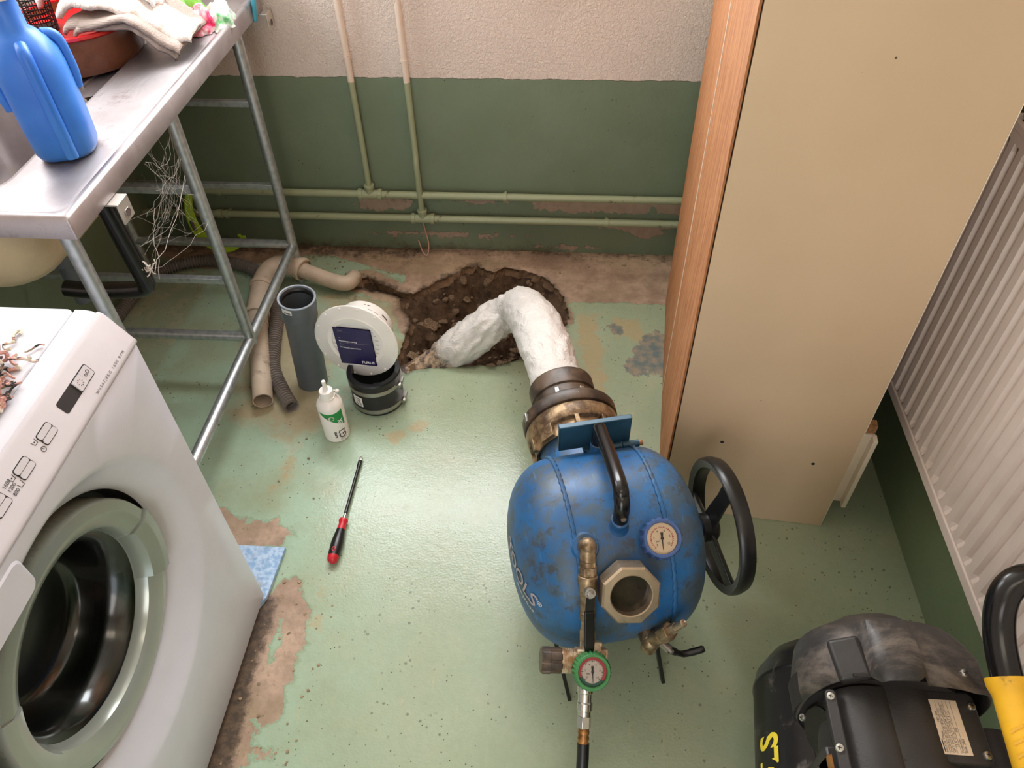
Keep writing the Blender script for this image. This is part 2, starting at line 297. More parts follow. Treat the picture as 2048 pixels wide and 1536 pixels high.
# ------------------------------------------------------------------ mesh helpers
class MB:
    def __init__(s): s.v = []; s.f = []
    def add(s, vs, fs, M=None):
        o = len(s.v)
        s.v += [tuple(M @ Vector(v)) if M else tuple(v) for v in vs]
        s.f += [tuple(i + o for i in f) for f in fs]; return s
    def box(s, c, d, M=None):
        x, y, z = c; a, b, h = d[0] / 2, d[1] / 2, d[2] / 2
        vs = [(x + i * a, y + j * b, z + k * h) for i in (-1, 1) for j in (-1, 1) for k in (-1, 1)]
        return s.add(vs, [(0, 1, 3, 2), (4, 6, 7, 5), (0, 4, 5, 1), (2, 3, 7, 6), (0, 2, 6, 4), (1, 5, 7, 3)], M)
    def prism(s, poly, z0, z1, M=None):
        n = len(poly); vs = [(x, y, z0) for x, y in poly] + [(x, y, z1) for x, y in poly]
        fs = [tuple(range(n - 1, -1, -1)), tuple(range(n, 2 * n))] + [(i, (i + 1) % n, n + (i + 1) % n, n + i) for i in range(n)]
        return s.add(vs, fs, M)
    def lathe(s, prof, seg=32, M=None, a0=0.0, a1=2 * PI):
        """profile of (r, z) around local z"""
        full = abs(a1 - a0 - 2 * PI) < 1e-6; n = seg if full else seg + 1
        vs = []; fs = []
        for r, z in prof:
            for i in range(n):
                a = a0 + (a1 - a0) * i / seg; vs.append((r * math.cos(a), r * math.sin(a), z))
        for j in range(len(prof) - 1):
            for i in range(seg):
                k = (i + 1) % n; fs.append((j * n + i, j * n + k, (j + 1) * n + k, (j + 1) * n + i))
        return s.add(vs, fs, M)
    def solid(s, prof, seg=32, M=None):
        """closed lathe: caps at both ends"""
        o = len(s.v); s.lathe(prof, seg, M); k = len(prof)
        s.f.append(tuple(o + i for i in range(seg - 1, -1, -1))); s.f.append(tuple(o + (k - 1) * seg + i for i in range(seg))); return s
    def cyl(s, p0, p1, r0, r1=None, seg=20):
        p0 = Vector(p0); p1 = Vector(p1); L = (p1 - p0).length
        return s.solid([(r0, 0), (r1 if r1 is not None else r0, L)], seg, axis_m(p0, p1 - p0))
    def tube(s, path, r, seg=12, caps=True, ref=None):
        P = [Vector(p) for p in path]; n = len(P)
        R = list(r) if hasattr(r, '__len__') else [r] * n
        T = [(P[min(i + 1, n - 1)] - P[max(i - 1, 0)]).normalized() for i in range(n)]
        u = T[0].orthogonal().normalized() if ref is None else (Vector(ref) - T[0] * T[0].dot(Vector(ref))).normalized()
        vs = []; fs = []
        for i in range(n):
            u = (u - T[i] * u.dot(T[i])).normalized(); v = T[i].cross(u)
            for k in range(seg):
                a = 2 * PI * k / seg; vs.append(P[i] + (u * math.cos(a) + v * math.sin(a)) * R[i])
        for i in range(n - 1):
            for k in range(seg): fs.append((i * seg + k, i * seg + (k + 1) % seg, (i + 1) * seg + (k + 1) % seg, (i + 1) * seg + k))
        if caps: fs.append(tuple(range(seg - 1, -1, -1))); fs.append(tuple((n - 1) * seg + k for k in range(seg)))
        return s.add(vs, fs)
    def grid(s, fn, nu, nv, M=None, closed=False):
        vs = [fn(i / nu, j / nv) for i in range(nu + (0 if closed else 1)) for j in range(nv + 1)]
        c = nv + 1; k = nu if closed else nu + 1
        fs = [(i * c + j, ((i + 1) % k) * c + j, ((i + 1) % k) * c + j + 1, i * c + j + 1) for i in range(nu) for j in range(nv)]
        return s.add(vs, fs, M)
    def loft(s, loops, cap0=True, cap1=True, M=None):
        n = len(loops[0]); vs = [v for L in loops for v in L]
        fs = [(j * n + i, j * n + (i + 1) % n, (j + 1) * n + (i + 1) % n, (j + 1) * n + i) for j in range(len(loops) - 1) for i in range(n)]
        if cap0: fs.append(tuple(range(n - 1, -1, -1)))
        if cap1: fs.append(tuple((len(loops) - 1) * n + i for i in range(n)))
        return s.add(vs, fs, M)
    def sphere(s, c, r, seg=16, M=None, sc=(1, 1, 1)):
        h = seg // 2; prof = [(max(1e-5, math.sin(PI * i / h)), -math.cos(PI * i / h)) for i in range(h + 1)]
        L = Matrix.Translation(c) @ Matrix.Diagonal((r * sc[0], r * sc[1], r * sc[2], 1))
        return s.lathe(prof, seg, (M @ L) if M else L)
    def build(s, name, mat, parent=None, bevel=0.0, smooth=40, seg=2, solidify=0.0, sub=0, fix=True, doubles=True):
        me = bpy.data.meshes.new(name); me.from_pydata(s.v, [], s.f); me.update()
        bm = bmesh.new(); bm.from_mesh(me)
        if doubles: bmesh.ops.remove_doubles(bm, verts=bm.verts, dist=1e-6)
        if fix: bmesh.ops.recalc_face_normals(bm, faces=bm.faces)
        bm.to_mesh(me); bm.free()
        if smooth:
            for p in me.polygons: p.use_smooth = True
            me.set_sharp_from_angle(angle=math.radians(smooth))
        for mm in (mat if isinstance(mat, (list, tuple)) else [mat]): me.materials.append(MATS[mm])
        o = bpy.data.objects.new(name, me); COL.objects.link(o)
        if parent: o.parent = parent
        if solidify:
            q = o.modifiers.new('thickness', 'SOLIDIFY'); q.thickness = solidify; q.offset = 0
        if sub:
            q = o.modifiers.new('smooth', 'SUBSURF'); q.levels = sub; q.render_levels = sub
        if bevel:
            q = o.modifiers.new('edges', 'BEVEL'); q.width = bevel; q.segments = seg; q.limit_method = 'ANGLE'; q.angle_limit = math.radians(35)
        return o
def axis_m(p, d, up=None):
    """frame at p whose local z runs along d"""
    z = Vector(d).normalized()
    if up is None: x = z.orthogonal().normalized(); y = z.cross(x)
    else:
        y = (Vector(up) - z * z.dot(Vector(up))).normalized(); x = y.cross(z)
    M = Matrix((x, y, z)).transposed().to_4x4(); M.translation = Vector(p); return M
def spline(pts, n=8):
    P = [Vector(p) for p in pts]; P = [2 * P[0] - P[1]] + P + [2 * P[-1] - P[-2]]; out = []
    for i in range(1, len(P) - 2):
        for k in range(n):
            t = k / n; a, b, c, d = P[i - 1:i + 3]
            out.append(0.5 * ((2 * b) + (c - a) * t + (2 * a - 5 * b + 4 * c - d) * t * t + (3 * b - a - 3 * c + d) * t ** 3))
    out.append(P[-2]); return out
def rrect(x0, x1, y0, y1, r, n=5):
    out = []
    for cx, cy, a in ((x1 - r, y1 - r, 0), (x0 + r, y1 - r, 90), (x0 + r, y0 + r, 180), (x1 - r, y0 + r, 270)):
        for k in range(n + 1):
            b = math.radians(a + 90 * k / n); out.append((cx + r * math.cos(b), cy + r * math.sin(b)))
    return out
def thing(name, label, cat, loc=(0, 0, 0), rz=0.0, group=None):
    o = bpy.data.objects.new(name, None); o.empty_display_size = 0.05; COL.objects.link(o)
    o.location = loc; o.rotation_euler = (0, 0, rz); return tag(o, label, cat, group)
def tag(o, label, cat, group=None):
    o['label'] = label; o['category'] = cat
    if group: o['group'] = group
    return o
def struct(o): o['kind'] = 'structure'; return o
_tc = {}
def text(body, size, fn, name, mat, parent, align='LEFT', off=0.0, shear=0.0, width=1.0, space=1.0):
    """lettering: flat text outlines turned into a mesh and laid on a surface by fn(x, y) -> 3D point"""
    cu = bpy.data.curves.new('t', 'FONT'); cu.body = body; cu.size = size; cu.align_x = align; cu.align_y = 'CENTER'; cu.resolution_u = 3
    cu.offset = off; cu.shear = shear; cu.space_character = space
    o = bpy.data.objects.new('t', cu); COL.objects.link(o); dg = bpy.context.evaluated_depsgraph_get()
    me = bpy.data.meshes.new_from_object(o.evaluated_get(dg)); bpy.data.objects.remove(o); bpy.data.curves.remove(cu)
    for v in me.vertices: v.co = fn(v.co.x * width, v.co.y)
    me.name = name; me.materials.clear(); me.materials.append(MATS[mat])
    r = bpy.data.objects.new(name, me); COL.objects.link(r); r.parent = parent; return r
def plane_fn(o, u, v, lift=0.0004):
    o = Vector(o); u = Vector(u).normalized(); v = Vector(v).normalized(); n = u.cross(v)
    return lambda x, y: o + u * x + v * y + n * lift
def polyd(P, poly):
    """signed distance (positive inside) of points P (n,2) to a polygon"""
    A = np.array(poly); B = np.roll(A, -1, 0); d = np.full(len(P), 1e9); ins = np.zeros(len(P), bool)
    for a, b in zip(A, B):
        e = b - a; q = P - a; t = np.clip((q @ e) / (e @ e + 1e-12), 0, 1); d = np.minimum(d, np.hypot(*(q - t[:, None] * e).T))
        c = ((a[1] <= P[:, 1]) != (b[1] <= P[:, 1])); xx = a[0] + (P[:, 1] - a[1]) / (b[1] - a[1] + 1e-12) * e[0]; ins ^= c & (P[:, 0] < xx)
    return np.where(ins, d, -d)
def setattr_f(me, name, vals):
    a = me.attributes.new(name, 'FLOAT', 'POINT'); a.data.foreach_set('value', np.asarray(vals, np.float32))
def fbm(p, sc=1.0, o=4): return mnoise.fractal(Vector(p) * sc, 1.0, 2.0, o)

# ------------------------------------------------------------------ the room
XL, XR, YB, YF, ZC = -1.47, 0.83, 2.205, -1.3, 2.3
HOLE = [(-0.479,1.573),(-0.438,1.596),(-0.364,1.611),(-0.328,1.626),(-0.289,1.621),(-0.241,1.628),(-0.206,1.623),(-0.170,1.640),(-0.122,1.660),(-0.059,1.699),(0.000,1.794),(0.020,1.852),(0.008,1.927),(-0.009,1.980),(-0.038,2.029),(-0.075,2.071),(-0.136,2.096),(-0.203,2.110),(-0.247,2.083),(-0.302,2.117),(-0.345,2.109),(-0.367,2.072),(-0.414,2.039),(-0.467,1.988),(-0.499,1.954),(-0.548,1.962),(-0.615,2.002),(-0.673,2.035),(-0.701,2.026),(-0.704,1.993),(-0.650,1.963),(-0.552,1.941),(-0.532,1.885),(-0.486,1.818),(-0.491,1.750),(-0.494,1.677),(-0.500,1.621)]
hp = []
for i, a in enumerate(HOLE):                                      # break the outline up so that it reads as chiselled
    b = HOLE[(i + 1) % len(HOLE)]; n = max(2, int(math.dist(a, b) / 0.008))
    rough = 0.003 if (a[1] < 1.71 and b[1] < 1.71 and a[0] > -0.47) else 0.009
    for k in range(n):
        t_ = k / n; x = a[0] + (b[0] - a[0]) * t_; y = a[1] + (b[1] - a[1]) * t_
        hp.append((x + rough * fbm((x, y, 1), 60, 3), y + rough * fbm((x, y, 9), 60, 3)))
def make_floor():
    pts = [Vector(p) for p in hp]; nh = len(pts)
    gx = np.arange(XL - 0.02, XR + 0.03, 0.022); gy = np.concatenate([np.arange(YF, 0.3, 0.12), np.arange(0.3, YB + 0.03, 0.02)])
    G = np.array([(x, y) for x in gx for y in gy]); D = polyd(G, hp); G = G[D < -0.006]
    pts += [Vector((float(x), float(y))) for x, y in G]
    out = mgeo.delaunay_2d_cdt(pts, [(i, (i + 1) % nh) for i in range(nh)], [], 0, 1e-6)
    V = np.array([(v.x, v.y) for v in out[0]]); F = np.array([f for f in out[2] if len(f) == 3])
    keep = polyd(V[F].mean(1), hp) < 0; F = F[keep]
    D = polyd(V, hp)
    vs = [(x, y, (-0.004 * max(0, 1 + d / 0.02) if d > -0.02 else 0) + 0.0015 * fbm((x, y, 0), 3, 2)) for (x, y), d in zip(V, D)]
    fs = [tuple(int(i) for i in (f if np.cross(V[f[1]] - V[f[0]], V[f[2]] - V[f[0]]) > 0 else f[::-1])) for f in F]
    nf = len(fs); ring = [i for i in range(len(V)) if abs(D[i]) < 1e-4]
    e1 = {}
    for f in fs:
        for a, b in ((f[0], f[1]), (f[1], f[2]), (f[2], f[0])): e1[(a, b)] = 1
    rim = [(a, b) for (a, b) in e1 if (b, a) not in e1 and abs(D[a]) < 2e-3 and abs(D[b]) < 2e-3]
    low = {}
    for a, b in rim:
        for i in (a, b):
            if i not in low:
                low[i] = []
                x, y, z = vs[i]; c = Vector((-0.25, 1.85)); d = (Vector((x, y)) - c).normalized()
                for k, (dz, off) in enumerate(((0.012, 0.006), (0.026, -0.006), (0.05, 0.010))):
                    o_ = off + 0.016 * fbm((x, y, dz * 9), 34, 4)
                    low[i].append(len(vs)); vs.append((x + d.x * o_, y + d.y * o_, z - dz))
    for a, b in rim:
        la = [a] + low[a]; lb = [b] + low[b]
        for k in range(3): fs.append((b, a, la[1], lb[1]) if k == 0 else (lb[k], la[k], la[k + 1], lb[k + 1]))
    me = bpy.data.meshes.new('floor'); me.from_pydata(vs, [], fs); me.update()
    me.materials.append(MATS['floor_paint']); me.materials.append(MATS['slab_edge'])
    mi = np.zeros(len(fs), np.int32); mi[nf:] = 1; me.polygons.foreach_set('material_index', mi)
    P = np.array(vs)[:, :2]; X, Y = P[:, 0], P[:, 1]
    PEEL1 = [(-0.862,1.070),(-0.811,1.050),(-0.767,1.034),(-0.727,1.030),(-0.698,1.044),(-0.669,1.016),(-0.646,0.994),(-0.671,0.970),(-0.719,0.964),(-0.780,0.958),(-0.824,0.975)]
    PEEL2 = [(-0.656,0.836),(-0.629,0.876),(-0.612,0.891),(-0.587,0.863),(-0.586,0.840),(-0.568,0.828),(-0.551,0.807),(-0.550,0.768),(-0.542,0.727),(-0.554,0.697),(-0.549,0.664),(-0.556,0.609),(-0.552,0.558),(-0.579,0.544),(-0.614,0.554),(-0.590,0.496),(-0.595,0.462),(-0.647,0.437),(-0.70,0.43),(-0.70,0.83)]
    PEEL3 = [(-0.593,0.506),(-0.550,0.499),(-0.543,0.476),(-0.579,0.476)]
    GAP = [(-0.612,0.80),(-0.598,0.79),(-0.602,0.70),(-0.612,0.66),(-0.622,0.70)]
    HROUND = [(-0.52,1.98),(-0.50,1.60),(-0.44,1.585),(0.0,1.78),(0.04,1.84),(0.05,1.9),(0.03,2.05),(-0.3,2.14)]
    bare = np.maximum.reduce([polyd(P, PEEL1), np.minimum(polyd(P, PEEL2), -polyd(P, GAP)), polyd(P, PEEL3)])
    strip = np.where(X > -0.53, Y - 1.935, Y - 2.10 + 0.05 * np.sin(X * 9))
    side = 0.012 - np.abs(polyd(P, HOLE)) * 0.9 - np.where(Y < 1.75, 0.05, 0) - np.where(X < -0.47, -0.02, 0)
    setattr_f(me, 'bare', np.clip(np.maximum.reduce([bare, np.clip(strip * 1.6, -0.1, 0.08), side]), -0.1, 0.1))
    TANR = [(0.031,1.85),(0.102,1.90),(0.132,1.709),(0.138,1.580),(0.115,1.50),(0.079,1.54),(0.05,1.705)]
    S1 = [(-0.742,1.214),(-0.715,1.267),(-0.692,1.234),(-0.724,1.085),(-0.752,1.068)]; S2 = [(-0.545,0.868),(-0.528,0.869),(-0.518,0.758),(-0.538,0.768)]
    S3 = [(-0.50,1.32),(-0.40,1.40),(-0.36,1.38),(-0.45,1.29)]; S4 = [(0.15,1.87),(0.24,1.86),(0.28,1.74),(0.18,1.76)]
    setattr_f(me, 'wear', np.clip(np.maximum.reduce([polyd(P, TANR), polyd(P, S1), polyd(P, S2) + 0.004, polyd(P, S3), polyd(P, S4)]), -0.1, 0.06))
    BLUE = [(0.175,1.613),(0.210,1.686),(0.249,1.778),(0.290,1.808),(0.34,1.764),(0.36,1.569),(0.264,1.618),(0.219,1.601)]
    B2 = [(0.126,1.812),(0.166,1.838),(0.196,1.803),(0.156,1.773)]
    setattr_f(me, 'blue', np.clip(np.maximum(polyd(P, BLUE), polyd(P, B2)), -0.1, 0.05))
    D1 = [(-1.0,1.78),(-0.839,1.86),(-0.713,1.54),(-0.664,1.457),(-0.688,1.34),(-0.742,1.30),(-0.80,1.373),(-0.90,1.388)]
    D2 = [(-0.812,1.929),(-0.539,1.916),(-0.498,1.817),(-0.497,1.677),(-0.595,1.70),(-0.74,1.803)]
    du = np.clip(np.maximum(0.66 + polyd(P, D1) / 0.14, 0.5 + polyd(P, D2) / 0.14), 0, 1.0)
    du = np.maximum(du, np.where(X < -1.225, 0.36, np.where(X < -0.9, 0.16, 0.10))); setattr_f(me, 'dust', du)
    lb = np.clip((X + 1.225) / 0.004, 0, 1) * np.clip((-0.28 - X) / 0.35, 0, 1); setattr_f(me, 'mint', lb)
    GR = [(-0.75,0.835),(-0.629,0.825),(-0.632,0.751),(-0.636,0.659),(-0.626,0.574),(-0.625,0.505),(-0.62,0.439),(-0.70,0.30),(-0.75,0.3)]
    dr = np.clip(0.62 + polyd(P, GR) / 0.045, 0, 1.2)
    dr = np.maximum(dr, np.clip(1.0 - (YB - Y) / 0.16, 0, 1) * np.where(X < -0.5, 0.85, 0.55))
    dr = np.maximum(dr, np.clip(0.75 - np.abs(polyd(P, HOLE)) / 0.055, 0, 1) * np.where(Y > 1.75, 1, 0.0) * np.where(X < -0.3, 1, 0.7))
    dr = np.maximum(dr, np.clip(1 - np.hypot(X + 0.70, Y - 1.99) / 0.14, 0, 1) * 0.8)
    setattr_f(me, 'dirt', dr)
    for p in me.polygons: p.use_smooth = p.index < nf
    o = bpy.data.objects.new('floor', me); COL.objects.link(o); return struct(o)
make_floor()

def wall(name, mat, origin, u, L, H, openings, thick, nrm, attrs=None, res=0.03):
    """a wall slab in the plane (u, z) with rectangular openings; a fine grid carries the flaking masks"""
    u = Vector(u); n = Vector(nrm); o = Vector(origin)
    us = sorted(set([0.0, L] + [x for q in openings for x in q[:2]] + list(np.arange(res, L, res if attrs else 0.3))))
    zs = sorted(set([-0.3, 0.0, H] + [x for q in openings for x in q[2:]] + list(np.arange(res, 0.66, res if attrs else 0.2))))
    ins = lambda a, z: any(q[0] < a < q[1] and q[2] < z < q[3] for q in openings)
    mb = MB(); idx = {}
    def vid(i, j, k):
        if (i, j, k) not in idx: idx[(i, j, k)] = len(mb.v); mb.v.append(tuple(o + u * us[i] + Vector((0, 0, zs[j])) - n * (thick if k else 0)))
        return idx[(i, j, k)]
    solid = lambda i, j: 0 <= i < len(us) - 1 and 0 <= j < len(zs) - 1 and not ins((us[i] + us[i + 1]) / 2, (zs[j] + zs[j + 1]) / 2)
    for i in range(len(us) - 1):
        for j in range(len(zs) - 1):
            if not solid(i, j): continue
            for k in (0, 1): mb.f.append((vid(i, j, k), vid(i + 1, j, k), vid(i + 1, j + 1, k), vid(i, j + 1, k)))
            for di, dj, e in ((-1, 0, ((0, 0), (0, 1))), (1, 0, ((1, 0), (1, 1))), (0, -1, ((0, 0), (1, 0))), (0, 1, ((0, 1), (1, 1)))):
                if not solid(i + di, j + dj):
                    (a, b), (c, d) = e; mb.f.append((vid(i + a, j + b, 0), vid(i + c, j + d, 0), vid(i + c, j + d, 1), vid(i + a, j + b, 1)))
    w_ = mb.build(name, mat, smooth=0, doubles=False)
    if attrs:
        P = np.array([v.co for v in w_.data.vertices])
        for k_, fn in attrs.items(): setattr_f(w_.data, k_, fn(P))
    return struct(w_)
def bk_bare(P):
    X, Z = P[:, 0], P[:, 2]; d = np.full(len(P), -0.1)
    for x, z, a, b in ((-0.62, 0.185, 0.09, 0.022), (-0.30, 0.20, 0.05, 0.008), (0.02, 0.188, 0.10, 0.02), (0.20, 0.19, 0.13, 0.018), (0.20, 0.118, 0.10, 0.012), (0.27, 0.10, 0.05, 0.03), (-0.01, 0.018, 0.06, 0.006), (-0.45, 0.06, 0.12, 0.006), (0.36, 0.19, 0.05, 0.02)):
        d = np.maximum(d, (1 - np.hypot((X - x) / a, (Z - z) / b)) * min(a, b) + 0.006)
    return d
def bk_dirt(P):
    X, Z = P[:, 0], P[:, 2]; d = np.clip(0.75 - Z / 0.10, 0, 1) * np.where(X < 0, 0.9, 0.6)
    d = np.maximum(d, np.clip(1 - np.abs(Z - 0.19) / 0.045, 0, 1) * np.clip(0.62 - np.abs(X + 0.5) * 0.7, 0, 0.6)); return d
wall('wall_back', 'wall_paint', (XL, YB, 0), (1, 0, 0), XR - XL, ZC, [(0.36, 1.70, 1.30, 2.06)], 0.24, (0, -1, 0), {'bare': bk_bare, 'dirt': bk_dirt}, 0.022)
zero = lambda P: np.full(len(P), -0.1)
wall('wall_left', 'wall_paint', (XL, YF, 0), (0, 1, 0), YB - YF, ZC, [(2.645, 3.425, 1.12, 1.92)], 0.24, (1, 0, 0), {'bare': zero, 'dirt': lambda P: np.clip(0.45 - P[:, 2] / 0.12, 0, 1)}, 0.06)
wall('wall_right', 'wall_paint_side', (XR, YF, 0), (0, 1, 0), YB - YF, ZC, [], 0.2, (-1, 0, 0), {'bare': zero, 'dirt': lambda P: np.clip(0.2 - P[:, 2] / 0.12, 0, 1)}, 0.06)
wall('wall_front', 'wall_paint_side', (XL, YF, 0), (1, 0, 0), XR - XL, ZC, [(0.75, 1.65, 0.0, 2.05)], 0.2, (0, 1, 0), {'bare': zero, 'dirt': zero}, 0.12)
struct(MB().box(((XL + XR) / 2, (YF + YB) / 2, ZC + 0.08), (XR - XL + 0.5, YB - YF + 0.5, 0.16)).build('ceiling', 'ceiling_white'))
def window(name, c, u, wdt, z0, z1):
    """window frame with a mullion and two panes, set in the depth of the wall"""
    u = Vector(u); n = Vector((-u.y, u.x, 0)); M = Matrix((u, n, Vector((0, 0, 1)))).transposed().to_4x4(); M.translation = Vector(c)
    mb = MB(); f = 0.045
    for x in (-wdt / 2 + f / 2, 0, wdt / 2 - f / 2): mb.box((x, 0, (z0 + z1) / 2), (f, 0.05, z1 - z0), M)
    for z in (z0 + f / 2, z1 - f / 2): mb.box((0, 0, z), (wdt, 0.049, f), M)
    o = struct(mb.build(name, 'window_frame', bevel=0.003))
    for s_ in (-1, 1):
        MB().box((s_ * wdt / 4, 0, (z0 + z1) / 2), (wdt / 2 - f * 1.02, 0.005, z1 - z0 - 2 * f), M).build('pane', 'window_glass', o)
window('window_1', (XL + 1.03, YB + 0.07, 0), (1, 0, 0), 1.34, 1.30, 2.06)
window('added_side_window', (XL - 0.07, YF + 3.035, 0), (0, 1, 0), 0.78, 1.12, 1.92)  # unseen window added around the light that brightens the bench
dfr = MB().box((XL + 0.73, YF - 0.05, 1.04), (0.04, 0.16, 2.08)).box((XL + 1.67, YF - 0.05, 1.04), (0.04, 0.16, 2.08)).box((XL + 1.2, YF - 0.05, 2.07), (0.98, 0.16, 0.04))
struct(dfr.build('door_1', 'window_frame', bevel=0.003))
lamp = thing('ceiling_lamp', 'long white ceiling lamp fixed above the middle of the room', 'lamp', (0.15, -0.35, 2.3))
MB().box((0, 0, -0.012), (0.95, 0.35, 0.024)).build('lamp_base', 'window_frame', lamp, bevel=0.004)

# ------------------------------------------------------------------ the dug hole
def soil_z(x, y, d):
    dep = 0.028 + min(0.25, max(0, d - 0.004) * (1.0 if y > 1.8 else 1.7)) if d > -0.03 else 0.034
    if x < -0.5: dep = min(dep, 0.075)
    return -dep + 0.024 * fbm((x, y, 0), 15, 5) * min(1, max(0.15, d / 0.05)) + 0.016 * fbm((x, y, 3), 42, 4) * min(1, max(0.3, d / 0.03))
sx = np.arange(-0.74, 0.09, 0.0065); sy = np.arange(1.54, 2.18, 0.0065)
GP = np.array([(x, y) for x in sx for y in sy]); GD = polyd(GP, HOLE)
soil_mb = MB(); ny = len(sy)
soil_mb.v = [(x, y, soil_z(x, y, d)) for (x, y), d in zip(GP, GD)]
soil_mb.f = [(i * ny + j, (i + 1) * ny + j, (i + 1) * ny + j + 1, i * ny + j + 1) for i in range(len(sx) - 1) for j in range(ny - 1) if GD[i * ny + j] > -0.045]
soil = soil_mb.build('dug_soil', 'earth', smooth=60, doubles=False)
bmx = bmesh.new(); bmx.from_mesh(soil.data); bmesh.ops.delete(bmx, geom=[v for v in bmx.verts if not v.link_faces], context='VERTS'); bmx.to_mesh(soil.data); bmx.free()
tag(soil, 'dark brown loose soil at the bottom of the hole broken through the floor', 'soil')
stone_me = []
for k in range(5):
    bm = bmesh.new(); bmesh.ops.create_icosphere(bm, subdivisions=2, radius=1)
    for v in bm.verts:
        v.co *= 0.75 + 0.45 * fbm(v.co + Vector((k * 7, 0, 0)), 0.9, 3); v.co.z *= 0.75
    me = bpy.data.meshes.new('stone'); bm.to_mesh(me); bm.free(); me.materials.append(MATS['stone']); stone_me.append(me)
ok = np.where(GD > 0.015)[0]; big = [(-0.20, 1.86, 0.03), (-0.235, 1.845, 0.022), (-0.16, 1.90, 0.024), (-0.43, 1.63, 0.03), (-0.45, 1.90, 0.034), (-0.20, 2.0, 0.038), (-0.10, 1.97, 0.03), (-0.30, 1.93, 0.022), (-0.33, 2.02, 0.02), (-0.41, 1.78, 0.02), (-0.47, 1.70, 0.028)]
for k in range(170):
    if k < len(big): x, y, r = big[k]
    else:
        x, y = GP[np.random.choice(ok)]; r = random.choice((0.006, 0.008, 0.008, 0.011, 0.014, 0.018, 0.024))
    d = float(polyd(np.array([[x, y]]), HOLE)[0])
    o = bpy.data.objects.new('stone', stone_me[k % 5]); COL.objects.link(o); o.parent = soil
    o.location = (x, y, soil_z(x, y, d) + r * 0.15); o.scale = (r, r * random.uniform(0.7, 1.2), r * random.uniform(0.6, 1)); o.rotation_euler = (random.uniform(-.5, .5), random.uniform(-.5, .5), random.uniform(0, 6))
deb = MB()
def chip(x, y, r, z=0.0):
    n = random.choice((4, 5)); a = random.uniform(0, 6); h = r * random.uniform(0.3, 0.7)
    pl = [(x + r * random.uniform(0.6, 1.1) * math.cos(a + 2 * PI * i / n), y + r * random.uniform(0.5, 1.0) * math.sin(a + 2 * PI * i / n)) for i in range(n)]
    deb.prism(pl, z, z + h)
for k in range(420):
    q = random.random()
    if q < 0.45: x, y = random.uniform(-1.35, -0.55), 2.18 - abs(random.gauss(0, 0.09))
    elif q < 0.62: x, y = random.uniform(-1.3, -0.6), random.uniform(0.9, 2.0)
    elif q < 0.8: x, y = random.uniform(-0.6, 0.3), 2.18 - abs(random.gauss(0, 0.05))
    else: x, y = random.uniform(-0.66, -0.5), random.uniform(0.35, 0.9)
    if polyd(np.array([[x, y]]), HOLE)[0] < -0.01 and not (x < -0.65 and y < 0.97): chip(x, y, random.choice((0.0015, 0.002, 0.003, 0.0045)))
o = deb.build('debris', 'debris', smooth=0, doubles=False); o['kind'] = 'stuff'; tag(o, 'scattered small crumbs of plaster, paint and earth on the green floor', 'debris')
# ------------------------------------------------------------------ heating pipes on the back wall
def pipe_run(z, xt, ztop, label, zcouple):
    y = YB - 0.03; r = 0.0125
    p = thing('heating_pipe', label, 'pipe', (xt, y, z))
    MB().tube([(XL - xt + 0.002, 0, 0), (XR - xt - 0.002, 0, 0)], r, 14).build('horizontal_pipe', 'pipe_paint', p)
    top = ZC - z - 0.002; dx = 0.0
    MB().tube(spline([(0, 0, 0.02), (0, -0.004 if zcouple else 0, 0.06), (dx, -0.006 if zcouple else 0.004, 0.2), (dx, 0.004, 0.45), (dx, 0.006, top)], 6), 0.0098, 12).build('riser_pipe', 'pipe_paint', p)
    t_ = MB(); t_.cyl((-0.034, 0, 0), (0.034, 0, 0), 0.0155).cyl((0, 0, 0), (0, 0, 0.03), 0.014)
    for s_ in (-1, 1): t_.cyl((s_ * 0.026, 0, 0), (s_ * 0.040, 0, 0), 0.0190, seg=10)
    t_.cyl((0, 0, 0.024), (0, 0, 0.036), 0.0175, seg=10)
    t_.build('tee_fitting', 'pipe_paint', p, bevel=0.0015)
    MB().cyl((dx, 0.005, ztop - z - 0.05), (dx, 0.005, ztop - z), 0.0095).cyl((dx, 0.005, ztop - z - 0.004), (dx, 0.005, ztop - z + 0.004), 0.0115).build('pipe_sleeve', 'pipe_paint', p)
    for x in (XL - xt + 0.3, 0.45 if not zcouple else 0.62):
        MB().tube([(x, 0.03, 0), (x, 0.0, 0)], 0.005, 8).lathe([(r + 0.0005, -0.006), (r + 0.003, -0.006), (r + 0.003, 0.006), (r + 0.0005, 0.006)], 16, axis_m((x, 0, 0), (1, 0, 0))).build('pipe_clip', 'pipe_paint', p)
    return p
pa = pipe_run(0.236, -0.655, 0.69, 'upper green painted heating pipe along the back wall with the riser nearer the bench', False)
pb = pipe_run(0.146, -0.487, 0.68, 'lower green painted heating pipe along the back wall with the riser nearer the cabinet', True)
MB().cyl((-0.72, 0, 0), (-0.70, 0, 0), 0.0165, seg=10).build('socket_ring', 'pipe_paint', pb)
wr = MB().tube(spline([(-0.487, 2.17, 0.135), (-0.485, 2.18, 0.09), (-0.478, 2.175, 0.04), (-0.482, 2.15, 0.012), (-0.50, 2.165, 0.015), (-0.515, 2.185, 0.05)], 6), 0.0022, 6).build('hanging_wire', 'wire_pink')
tag(wr, 'thin pinkish wire hanging off the lower pipe down to the bare floor edge', 'wire')

